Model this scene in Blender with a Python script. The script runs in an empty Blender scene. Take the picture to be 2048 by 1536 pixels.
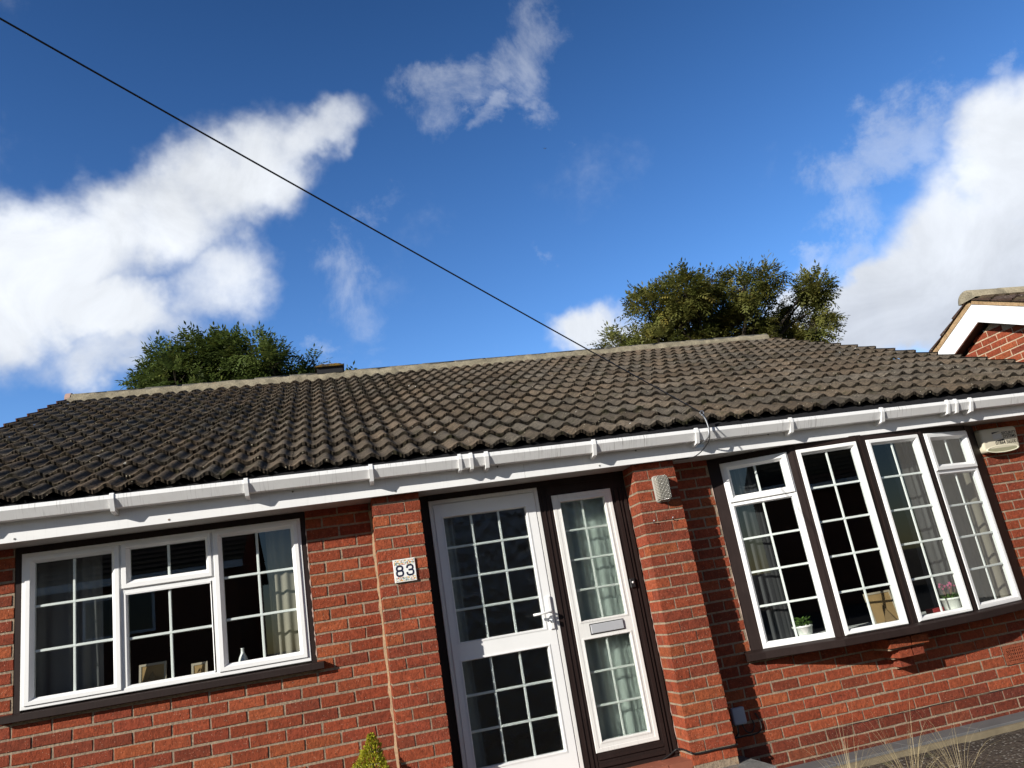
import bpy, math, random
from mathutils import Vector, Matrix
random.seed(7)
scn = bpy.context.scene
col = scn.collection
R = math.radians

# ------------------------------------------------------------------ camera
cam_d = bpy.data.cameras.new("camera"); cam = bpy.data.objects.new("camera", cam_d); col.objects.link(cam)
RX = Vector((0.96668, -0.20000, -0.15976)); RY = Vector((-0.09299, 0.30711, -0.94712)); RZ = Vector((0.23849, 0.93042, 0.27828))
m = Matrix.Identity(4)
for i in range(3):
    m[i][0] = RX[i]; m[i][1] = -RY[i]; m[i][2] = -RZ[i]; m[i][3] = (1.98454, -5.62092, 0.19356)[i]
cam.matrix_world = m
cam_d.sensor_width = 36.0; cam_d.sensor_fit = 'HORIZONTAL'
cam_d.lens = 36.0 * 1565.29 / 2048.0
cam_d.clip_start = 0.05; cam_d.clip_end = 3000
scn.camera = cam

# ------------------------------------------------------------------ exposure, sun, sky
scn.view_settings.view_transform = 'Standard'; scn.view_settings.look = 'None'
scn.view_settings.gamma = 1.0; scn.view_settings.exposure = 0.45
SUN = Vector((-1.58, -1.0, 0.801)).normalized()
sd = bpy.data.lights.new("sun", 'SUN'); sd.energy = 5.0; sd.angle = R(0.53); sd.color = (1.0, 0.955, 0.88)
so = bpy.data.objects.new("sun", sd); col.objects.link(so)
so.rotation_euler = SUN.to_track_quat('Z', 'Y').to_euler(); so.location = (-30, -20, 20)

world = bpy.data.worlds.new("World"); scn.world = world; world.use_nodes = True
wt = world.node_tree; wt.nodes.clear()
def wn(t, **k):
    n = wt.nodes.new(t)
    for a, b in k.items(): setattr(n, a, b)
    return n
def wmath(op, a, b=None, c=None, clamp=False):
    n = wn('ShaderNodeMath', operation=op, use_clamp=clamp)
    for i, v in enumerate((a, b, c)):
        if v is None: continue
        if isinstance(v, (int, float)): n.inputs[i].default_value = v
        else: wt.links.new(v, n.inputs[i])
    return n.outputs[0]
wout = wn('ShaderNodeOutputWorld')
sky = wn('ShaderNodeTexSky', sky_type='NISHITA'); sky.sun_disc = False
sky.sun_elevation = math.asin(SUN.z); sky.sun_rotation = math.atan2(SUN.x, SUN.y)
sky.air_density = 1.0; sky.dust_density = 0.35; sky.ozone_density = 2.2; sky.altitude = 100
bg1 = wn('ShaderNodeBackground'); bg1.inputs[1].default_value = 0.10
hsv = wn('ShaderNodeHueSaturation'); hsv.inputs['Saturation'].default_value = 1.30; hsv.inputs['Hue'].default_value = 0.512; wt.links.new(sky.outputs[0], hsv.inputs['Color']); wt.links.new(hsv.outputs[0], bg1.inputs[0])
tc = wn('ShaderNodeTexCoord'); D = tc.outputs['Generated']
sep = wn('ShaderNodeSeparateXYZ'); wt.links.new(D, sep.inputs[0])
az = wmath('ARCTAN2', sep.outputs[0], sep.outputs[1]); el = wmath('ARCSINE', sep.outputs[2])
egr = wn('ShaderNodeMapRange'); wt.links.new(el, egr.inputs[0])
for _i, _v in enumerate((0.20, 0.85, 1.62, 0.76)): egr.inputs[_i + 1].default_value = _v
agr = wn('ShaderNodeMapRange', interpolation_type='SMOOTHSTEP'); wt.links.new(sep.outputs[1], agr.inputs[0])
for _i, _v in enumerate((-0.35, 0.30, 0.38, 1.0)): agr.inputs[_i + 1].default_value = _v  # added dimming of the unseen sky behind the camera, cuts facade fill
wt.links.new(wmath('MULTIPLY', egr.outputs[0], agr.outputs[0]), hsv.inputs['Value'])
cmb = wn('ShaderNodeCombineXYZ'); wt.links.new(az, cmb.inputs[0]); wt.links.new(el, cmb.inputs[1])
# clouds: a bank of soft masses at fixed compass bearing / elevation, broken up by fractal noise
def wnoise(scale, detail, rough, dist=0.0, off=(0, 0, 0)):
    mp = wn('ShaderNodeMapping'); mp.inputs['Location'].default_value = off
    wt.links.new(D, mp.inputs[0])
    n = wn('ShaderNodeTexNoise'); n.inputs['Scale'].default_value = scale; n.inputs['Detail'].default_value = detail
    n.inputs['Roughness'].default_value = rough; n.inputs['Distortion'].default_value = dist
    wt.links.new(mp.outputs[0], n.inputs['Vector']); return n
def warped(scale, detail, rough, amp, off):
    w_ = wnoise(scale, detail, rough, 0.0, off)
    v_ = wn('ShaderNodeVectorMath', operation='SUBTRACT'); wt.links.new(w_.outputs['Color'], v_.inputs[0]); v_.inputs[1].default_value = (0.5, 0.5, 0.5)
    s_ = wn('ShaderNodeVectorMath', operation='SCALE'); wt.links.new(v_.outputs[0], s_.inputs[0]); s_.inputs['Scale'].default_value = amp
    a_ = wn('ShaderNodeVectorMath', operation='ADD'); wt.links.new(cmb.outputs[0], a_.inputs[0]); wt.links.new(s_.outputs[0], a_.inputs[1]); return a_.outputs[0]
UV = warped(8.0, 5, 0.55, 0.16, (0, 0, 0)); UVT = warped(9.0, 8, 0.62, 0.20, (4, 2, 0))
MASS = [(-0.3279, 0.4392, 0.155, 0.0899, -2.8494, 1.3), (-0.195, 0.5076, 0.1514, 0.0768, -2.6202, 1.1), (-0.0658, 0.5674, 0.152, 0.074, -2.654, 1.0), (0.0351, 0.6116, 0.1051, 0.0483, -2.7926, 0.9), (-0.238, 0.399, 0.1431, 0.051, -3.1188, 1.1), (-0.1196, 0.4458, 0.0862, 0.0645, -3.0813, 0.85), (0.1069, 0.5199, 0.0492, 0.0418, -3.04, 0.32), (0.0507, 0.4078, 0.0996, 0.0681, 3.0928, 0.36), (-0.2388, 0.3564, 0.0926, 0.034, -2.9562, 0.72), (0.3379, 0.6726, 0.0684, 0.0592, -2.976, 0.44), (0.2167, 0.6444, 0.0733, 0.0398, -2.935, 0.41), (0.3656, 0.605, 0.0433, 0.036, 1.1599, 0.43), (0.2704, 0.6148, 0.0441, 0.0172, 3.0179, 0.4), (0.8378, 0.2835, 0.1258, 0.101, -2.7844, 1.3), (0.7359, 0.2606, 0.138, 0.068, -2.9675, 1.6), (0.9037, 0.3633, 0.0882, 0.0766, 1.5988, 1.25), (0.647, 0.2695, 0.1143, 0.0593, 3.1374, 1.5), (0.7997, 0.1932, 0.0957, 0.0384, 2.8333, 0.9), (0.3671, 0.3345, 0.0633, 0.0412, -3.0199, 1.1), (0.4267, 0.2995, 0.0974, 0.0441, 2.9324, 1.0), (0.7658, 0.4284, 0.0709, 0.0443, 2.9916, 0.50), (0.843, 0.4248, 0.0596, 0.0375, -3.1278, 0.50), (0.9269, 0.4622, 0.0296, 0.0232, 1.4234, 0.46), (0.7173, 0.3873, 0.0397, 0.0339, 2.6915, 0.42), (0.6569, 0.3466, 0.0522, 0.0236, -3.0971, 0.5), (-0.0193, 0.3635, 0.0319, 0.0123, -2.7099, 0.4), (0.3258, 0.451, 0.0278, 0.0124, 2.9716, 0.24),
        (2.45, 0.33, 0.35, 0.12, 0.1, 0.9), (3.02, 0.28, 0.22, 0.10, 0.1, 1.0), (1.75, 0.3, 0.35, 0.15, 0.0, 0.7)]
acc = wsp = None
for cx, cy, ra, rb, an, w in MASS:
    thin = w < 0.52
    mp = wn('ShaderNodeMapping', vector_type='TEXTURE')
    mp.inputs['Location'].default_value = (cx, cy, 0); mp.inputs['Rotation'].default_value = (0, 0, an)
    k_ = 1.85 if thin else 1.25
    mp.inputs['Scale'].default_value = (ra * k_, rb * k_, 1)
    wt.links.new(UVT if thin else UV, mp.inputs[0])
    ln = wn('ShaderNodeVectorMath', operation='LENGTH'); wt.links.new(mp.outputs[0], ln.inputs[0])
    mr = wn('ShaderNodeMapRange', interpolation_type='SMOOTHSTEP'); wt.links.new(ln.outputs['Value'], mr.inputs[0])
    mr.inputs[1].default_value = 1.15; mr.inputs[2].default_value = 0.0 if thin else 0.15; mr.inputs[3].default_value = 0; mr.inputs[4].default_value = w
    if thin: wsp = mr.outputs[0] if wsp is None else wmath('MAXIMUM', wsp, mr.outputs[0])
    else: acc = mr.outputs[0] if acc is None else wmath('SMOOTH_MAX', acc, mr.outputs[0], 0.12)
def unit(v, a, b):
    n = wn('ShaderNodeMapRange'); wt.links.new(v, n.inputs[0]); n.clamp = False; n.inputs[1].default_value = a; n.inputs[2].default_value = b; return n.outputs[0]
def sstep(v, a, b):
    n = wn('ShaderNodeMapRange', interpolation_type='SMOOTHSTEP'); wt.links.new(v, n.inputs[0]); n.inputs[1].default_value = a; n.inputs[2].default_value = b; return n.outputs[0]
f1 = wnoise(6.5, 12, 0.60, 0.15, (3, 1, 0)).outputs[0]
dens = wmath('SUBTRACT', wmath('MULTIPLY', acc, 1.62), wmath('MULTIPLY', unit(f1, 0.28, 0.72), 0.92))
body = sstep(dens, -0.16, 1.28)
f4 = wnoise(9.0, 12, 0.64, 0.35, (1, 4, 9)).outputs[0]
thin_ = wmath('MULTIPLY', sstep(wmath('SUBTRACT', wmath('MULTIPLY', wsp, 2.7), wmath('MULTIPLY', unit(f4, 0.30, 0.70), 1.25)), -0.05, 1.0), 0.37)
cov = wmath('MULTIPLY', wmath('MAXIMUM', body, thin_), 0.96)
# thick parts stay white, undersides near the horizon go grey
f3 = wnoise(6.0, 5, 0.55, 0.2, (7, 7, 0)).outputs[0]
gr = wn('ShaderNodeMapRange', interpolation_type='SMOOTHSTEP'); wt.links.new(wmath('ADD', el, wmath('MULTIPLY', wmath('SUBTRACT', f3, 0.5), 0.22)), gr.inputs[0])
gr.inputs[1].default_value = 0.12; gr.inputs[2].default_value = 0.40
cc = wn('ShaderNodeMix', data_type='RGBA')
wt.links.new(gr.outputs[0], cc.inputs['Factor'])
cc.inputs[6].default_value = (0.40, 0.43, 0.50, 1); cc.inputs[7].default_value = (0.70, 0.73, 0.77, 1)
bg2 = wn('ShaderNodeBackground'); wt.links.new(cc.outputs[2], bg2.inputs[0]); _f = wnoise(8.0, 8, 0.62, 0.8, (2, 8, 5)).outputs[0]
wt.links.new(wmath('MULTIPLY', unit(_f, 0.3, 0.62), 1.0), bg2.inputs[1])
_c = wn('ShaderNodeMapRange'); wt.links.new(_f, _c.inputs[0]); _c.inputs[1].default_value = 0.30; _c.inputs[2].default_value = 0.68; _c.inputs[3].default_value = 0.80; _c.inputs[4].default_value = 1.04
wt.links.new(_c.outputs[0], bg2.inputs[1])
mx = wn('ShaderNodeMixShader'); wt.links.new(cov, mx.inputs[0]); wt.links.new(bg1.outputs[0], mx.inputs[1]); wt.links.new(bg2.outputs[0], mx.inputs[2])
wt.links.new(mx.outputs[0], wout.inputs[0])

# ------------------------------------------------------------------ materials
class NT:
    def __init__(s, name):
        s.m = bpy.data.materials.new(name); s.m.use_nodes = True; s.t = s.m.node_tree; s.t.nodes.clear()
        s.out = s.n('ShaderNodeOutputMaterial'); s.b = s.n('ShaderNodeBsdfPrincipled'); s.l(s.b.outputs[0], s.out.inputs[0])
        s.obj = s.n('ShaderNodeTexCoord').outputs['Object']
    def n(s, t, **k):
        n = s.t.nodes.new(t)
        for a, b in k.items(): setattr(n, a, b)
        return n
    def l(s, a, b): s.t.links.new(a, b)
    def noise(s, scale, detail=4, rough=0.55, stretch=None, dist=0.0):
        v = s.obj
        if stretch:
            mp = s.n('ShaderNodeMapping'); mp.inputs['Scale'].default_value = stretch; s.l(v, mp.inputs[0]); v = mp.outputs[0]
        n = s.n('ShaderNodeTexNoise'); n.inputs['Scale'].default_value = scale; n.inputs['Detail'].default_value = detail
        n.inputs['Roughness'].default_value = rough; n.inputs['Distortion'].default_value = dist; s.l(v, n.inputs['Vector']); return n.outputs[0]
    def voro(s, scale, feature='F1', stretch=None):
        v = s.obj
        if stretch:
            mp = s.n('ShaderNodeMapping'); mp.inputs['Scale'].default_value = stretch; s.l(v, mp.inputs[0]); v = mp.outputs[0]
        n = s.n('ShaderNodeTexVoronoi', feature=feature); n.inputs['Scale'].default_value = scale; s.l(v, n.inputs['Vector']); return n
    def rng(s, v, a, b, c=0.0, d=1.0):
        n = s.n('ShaderNodeMapRange'); s.l(v, n.inputs[0])
        for i, x in enumerate((a, b, c, d)): n.inputs[i + 1].default_value = x
        return n.outputs[0]
    def mix(s, f, a, b, blend='MIX'):
        n = s.n('ShaderNodeMix', data_type='RGBA', blend_type=blend)
        for k, v in ((0, f), (6, a), (7, b)):
            if hasattr(v, 'is_linked') or hasattr(v, 'links'): s.l(v, n.inputs[k])
            elif k == 0: n.inputs[0].default_value = v
            else: n.inputs[k].default_value = (*v, 1) if len(v) == 3 else v
        return n.outputs[2]
    def attr(s, name='Col'):
        return s.n('ShaderNodeAttribute', attribute_name=name).outputs['Color']
    def math(s, op, a, b):
        n = s.n('ShaderNodeMath', operation=op)
        for i, v in enumerate((a, b)):
            if isinstance(v, (int, float)): n.inputs[i].default_value = v
            else: s.l(v, n.inputs[i])
        return n.outputs[0]
    def bump(s, h, strength=0.3, dist=0.01):
        n = s.n('ShaderNodeBump'); n.inputs['Strength'].default_value = strength; n.inputs['Distance'].default_value = dist
        s.l(h, n.inputs['Height']); s.l(n.outputs[0], s.b.inputs['Normal']); return n
    def color(s, c):
        if hasattr(c, 'links'): s.l(c, s.b.inputs['Base Color'])
        else: s.b.inputs['Base Color'].default_value = (*c, 1)
    def set(s, rough=0.6, spec=0.5, metal=0.0):
        s.b.inputs['Roughness'].default_value = rough; s.b.inputs['Specular IOR Level'].default_value = spec; s.b.inputs['Metallic'].default_value = metal

def simple(name, c, rough=0.6, spec=0.4, var=0.15, scale=30, bump=0.0, metal=0.0):
    k = NT(name); nz = k.noise(scale, 5, 0.6)
    a = tuple(x * (1 - var) for x in c); b = tuple(min(1, x * (1 + var)) for x in c)
    k.color(k.mix(nz, a, b)); k.set(rough, spec, metal)
    if bump: k.bump(nz, bump, 0.004)
    return k.m

def brick_mat():
    k = NT("brickwork")
    c = k.attr()
    fine = k.noise(75, 6, 0.78, (1, 1, 0.55)); mid = k.noise(30, 5, 0.7); big = k.noise(1.6, 4, 0.6)
    c = k.mix(1.0, c, k.mix(k.rng(mid, 0.25, 0.75), (0.52, 0.50, 0.50), (1.38, 1.26, 1.15)), 'MULTIPLY')
    c = k.mix(1.0, c, k.mix(k.rng(big, 0.3, 0.7), (0.86, 0.86, 0.88), (1.1, 1.1, 1.08)), 'MULTIPLY')
    c = k.mix(k.rng(fine, 0.33, 0.47, 0.8, 0.0), c, (0.07, 0.024, 0.016))           # wire-cut pits
    sp = k.voro(95); spn = k.noise(40, 2, 0.5)
    c = k.mix(k.math('MULTIPLY', k.rng(sp.outputs['Distance'], 0.13, 0.2, 1.0, 0.0), k.rng(spn, 0.52, 0.58)), c, (0.52, 0.34, 0.24))   # lime specks
    k.color(c); k.set(0.93, 0.15)
    k.bump(k.math('ADD', fine, k.math('MULTIPLY', mid, 0.6)), 1.0, 0.010)
    return k.m

def tile_mat():
    k = NT("concrete_roof_tile")
    c = k.attr()
    big = k.noise(0.55, 4, 0.6); mid = k.noise(9, 6, 0.7); fine = k.noise(170, 4, 0.7)
    c = k.mix(1.0, c, k.mix(k.rng(mid, 0.28, 0.72), (0.62, 0.62, 0.60), (1.3, 1.25, 1.18)), 'MULTIPLY')
    c = k.mix(1.0, c, k.mix(k.rng(big, 0.3, 0.7), (0.82, 0.84, 0.82), (1.12, 1.1, 1.08)), 'MULTIPLY')
    c = k.mix(k.rng(k.noise(40, 5, 0.8), 0.36, 0.52, 0.75, 0.0), c, (0.022, 0.018, 0.014))
    moss = k.math('MULTIPLY', k.rng(k.noise(5.5, 6, 0.72), 0.56, 0.68), 0.75)
    c = k.mix(moss, c, (0.032, 0.032, 0.014))
    v = k.voro(34); vn = k.noise(7, 3, 0.5)
    li = k.math('MULTIPLY', k.rng(v.outputs['Distance'], 0.13, 0.2, 1.0, 0.0), k.rng(vn, 0.50, 0.58))
    c = k.mix(k.math('MULTIPLY', li, 0.85), c, (0.36, 0.33, 0.25))
    v2 = k.voro(5.3); 
    c = k.mix(k.math('MULTIPLY', k.rng(v2.outputs['Distance'], 0.045, 0.065, 1.0, 0.0), k.rng(k.noise(3, 2, 0.5), 0.5, 0.55)), c, (0.62, 0.6, 0.54))
    k.color(c); k.set(0.95, 0.12)
    k.bump(k.math('ADD', k.math('MULTIPLY', mid, 1.5), k.math('MULTIPLY', k.noise(75, 4, 0.7), 1.6)), 0.9, 0.010)
    return k.m

def upvc_mat(name, streak=0.0, base=(0.80, 0.80, 0.79)):
    k = NT(name); c = base
    n1 = k.noise(5, 5, 0.6)
    c = k.mix(k.rng(n1, 0.45, 0.8, 0, 0.35), base, tuple(x * 0.82 for x in base))
    if streak:
        st = k.noise(1.0, 3, 0.6, (95, 3, 5)); pt = k.noise(3.0, 3, 0.5)
        f = k.math('MULTIPLY', k.rng(st, 0.54, 0.72), k.rng(pt, 0.42, 0.60))
        c = k.mix(k.math('MULTIPLY', f, streak), c, (0.16, 0.15, 0.13))
        c = k.mix(k.rng(k.noise(14, 5, 0.65), 0.55, 0.8, 0, 0.25 * streak), c, (0.35, 0.33, 0.28))
    k.color(c); k.set(0.38, 0.45); k.b.inputs['Coat Weight'].default_value = 0.05
    k.bump(k.noise(3, 2, 0.5), 0.05, 0.01)
    return k.m

def brown_mat():
    k = NT("dark_brown_timber")
    g = k.noise(9, 6, 0.6, (9, 9, 0.6)); n = k.noise(6, 4, 0.6)
    c = k.mix(g, (0.011, 0.0065, 0.006), (0.026, 0.0148, 0.0125)); c = k.mix(k.rng(n, 0.5, 0.8, 0, 0.35), c, (0.04, 0.027, 0.024))
    k.color(c); k.set(0.6, 0.22); k.bump(g, 0.25, 0.003); return k.m

def schlick(k):
    g = k.n('ShaderNodeNewGeometry'); d = k.n('ShaderNodeVectorMath', operation='DOT_PRODUCT'); k.l(g.outputs['Incoming'], d.inputs[0]); k.l(g.outputs['Normal'], d.inputs[1])
    c = k.math('SUBTRACT', 1.0, k.math('ABSOLUTE', d.outputs['Value'], 0)); return k.math('ADD', 0.045, k.math('MULTIPLY', k.math('POWER', c, 5.0), 0.955))
def glass_mat(name, rough=0.0, tint=(0.93, 0.97, 0.95), boost=1.7, bumpscale=0.0, bumpstr=0.0, floor=0.0):
    k = NT(name); t = k.t; t.nodes.remove(k.b)
    tr = k.n('ShaderNodeBsdfTransparent'); tr.inputs[0].default_value = (*tint, 1)
    gl = k.n('ShaderNodeBsdfGlossy'); gl.inputs['Roughness'].default_value = rough; gl.inputs[0].default_value = (0.95, 0.97, 1, 1)
    fr = schlick(k); f = k.math('MULTIPLY', fr, boost)
    f.node.use_clamp = True
    mxs = k.n('ShaderNodeMixShader'); k.l(f, mxs.inputs[0]); k.l(tr.outputs[0], mxs.inputs[1]); k.l(gl.outputs[0], mxs.inputs[2])
    bp = k.n('ShaderNodeBump'); bp.inputs['Strength'].default_value = bumpstr or 0.03; bp.inputs['Distance'].default_value = 0.01
    k.l(k.noise(bumpscale or 1.2, 3 if bumpscale else 1, 0.55, None, 1.5 if bumpscale else 0.0), bp.inputs['Height'])
    k.l(bp.outputs[0], gl.inputs['Normal'])
    k.l(mxs.outputs[0], k.out.inputs[0]); return k.m

def obscure_mat(name, tint, leafy):
    """patterned glass: a textured sheet that reflects and lets softened light through"""
    k = NT(name); t = k.t; t.nodes.remove(k.b)
    v = k.voro(22 if leafy else 30, 'F1', (1, 1, 0.6)); v2 = k.noise(38, 4, 0.6, None, 1.2)
    h = k.math('ADD', v.outputs['Distance'], k.math('MULTIPLY', v2, 0.5))
    bp = k.n('ShaderNodeBump'); bp.inputs['Strength'].default_value = 0.6 if leafy else 0.4; bp.inputs['Distance'].default_value = 0.01; k.l(h, bp.inputs['Height'])
    rf = k.n('ShaderNodeBsdfRefraction'); rf.inputs['IOR'].default_value = 1.2; rf.inputs['Roughness'].default_value = 0.12; rf.inputs[0].default_value = (*tint, 1)
    tr = k.n('ShaderNodeBsdfTransparent'); tr.inputs[0].default_value = (*tint, 1)
    gl = k.n('ShaderNodeBsdfGlossy'); gl.inputs['Roughness'].default_value = 0.22 if leafy else 0.1
    fr = schlick(k)
    for x in (rf, gl): k.l(bp.outputs[0], x.inputs['Normal'])
    m1 = k.n('ShaderNodeMixShader'); m1.inputs[0].default_value = 0.5; k.l(tr.outputs[0], m1.inputs[1]); k.l(rf.outputs[0], m1.inputs[2])
    m2 = k.n('ShaderNodeMixShader'); k.l(k.math('MULTIPLY', fr, 1.5 if leafy else 1.3), m2.inputs[0]); k.l(m1.outputs[0], m2.inputs[1]); k.l(gl.outputs[0], m2.inputs[2])
    k.l(m2.outputs[0], k.out.inputs[0]); return k.m

def leaf_mat(name, a, b, trans=0.35):
    k = NT(name); t = k.t
    c = k.mix(k.rng(k.noise(1.3, 3, 0.6), 0.3, 0.7), a, b); c = k.mix(1.0, c, k.attr(), 'MULTIPLY')
    k.color(c); k.set(0.55, 0.3)
    tl = k.n('ShaderNodeBsdfTranslucent'); k.l(c, tl.inputs[0])
    mxs = k.n('ShaderNodeMixShader'); mxs.inputs[0].default_value = trans
    k.l(k.b.outputs[0], mxs.inputs[1]); k.l(tl.outputs[0], mxs.inputs[2]); k.l(mxs.outputs[0], k.out.inputs[0]); return k.m

def mortar_mat(name, c, dark):
    k = NT(name); n = k.noise(7, 6, 0.7); f = k.noise(60, 4, 0.7)
    cc = k.mix(k.rng(n, 0.3, 0.7), dark, c); cc = k.mix(k.rng(f, 0.35, 0.5, 0.5, 0), cc, tuple(x * 0.4 for x in dark))
    o = k.math('MULTIPLY', k.rng(k.noise(2.3, 5, 0.7), 0.62, 0.72), 0.5); cc = k.mix(o, cc, (0.30, 0.14, 0.04))
    k.color(cc); k.set(0.95, 0.1); k.bump(k.math('ADD', n, f), 0.8, 0.01); return k.m

def cloth_mat(name, c, stripe=None, trans=0.25):
    k = NT(name); cc = c
    if stripe: cc = k.mix(k.rng(k.noise(1, 1, 0.4, (26, 26, 0.01)), 0.47, 0.53), c, stripe)
    else: cc = k.mix(k.noise(12, 3, 0.5), tuple(x * 0.9 for x in c), c)
    k.color(cc); k.set(0.9, 0.1)
    tl = k.n('ShaderNodeBsdfTranslucent'); (k.l(cc, tl.inputs[0]) if hasattr(cc, 'links') else None)
    mxs = k.n('ShaderNodeMixShader'); mxs.inputs[0].default_value = trans
    k.l(k.b.outputs[0], mxs.inputs[1]); k.l(tl.outputs[0], mxs.inputs[2]); k.l(mxs.outputs[0], k.out.inputs[0]); return k.m

M = {}
M['brick'] = brick_mat(); M['tile'] = tile_mat()
M['mortar'] = mortar_mat("sand_mortar", (0.37, 0.285, 0.20), (0.22, 0.17, 0.125))
M['ridge_mortar'] = mortar_mat("weathered_ridge_mortar", (0.36, 0.315, 0.225), (0.17, 0.148, 0.105))
M['ridge'] = mortar_mat("lichened_ridge_tile", (0.20, 0.185, 0.15), (0.09, 0.085, 0.07))
M['white'] = upvc_mat("white_upvc"); M['gutter'] = upvc_mat("weathered_white_gutter", 0.8); M['fascia'] = upvc_mat("white_fascia_board", 0.10, (0.78, 0.78, 0.77))
M['oldwhite'] = upvc_mat("aged_white_upvc", 0.35, (0.74, 0.73, 0.70))
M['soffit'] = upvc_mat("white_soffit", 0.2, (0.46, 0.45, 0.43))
M['brown'] = brown_mat()
M['glass'] = glass_mat("window_glass")
M['leafglass'] = obscure_mat("leaf_patterned_glass", (0.88, 0.93, 0.91), True)
M['rainglass'] = obscure_mat("rippled_glass", (0.90, 0.97, 0.94), False)
M['black'] = simple("black_plastic", (0.012, 0.012, 0.013), 0.5, 0.4, 0.2)
M['felt'] = simple("black_eaves_felt", (0.014, 0.014, 0.016), 0.7, 0.3, 0.3, 14, 0.3)
M['grey'] = simple("grey_metal_flap", (0.40, 0.41, 0.43), 0.35, 0.5, 0.06)
M['chrome'] = simple("galvanised_steel", (0.55, 0.57, 0.60), 0.35, 0.5, 0.15, 60, 0, 0.9)
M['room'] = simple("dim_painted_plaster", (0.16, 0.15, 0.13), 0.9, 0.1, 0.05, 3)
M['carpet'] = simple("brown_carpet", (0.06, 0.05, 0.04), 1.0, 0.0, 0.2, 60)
M['bark'] = simple("bark", (0.035, 0.028, 0.021), 0.95, 0.1, 0.35, 12, 0.6)
M['concrete'] = mortar_mat("grey_concrete", (0.22, 0.22, 0.21), (0.13, 0.13, 0.125))
M['redtile'] = simple("red_quarry_tile", (0.26, 0.085, 0.05), 0.7, 0.3, 0.25, 9, 0.2)
M['render'] = simple("pale_render", (0.5, 0.47, 0.42), 0.9, 0.1, 0.1, 4, 0.2)

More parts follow.
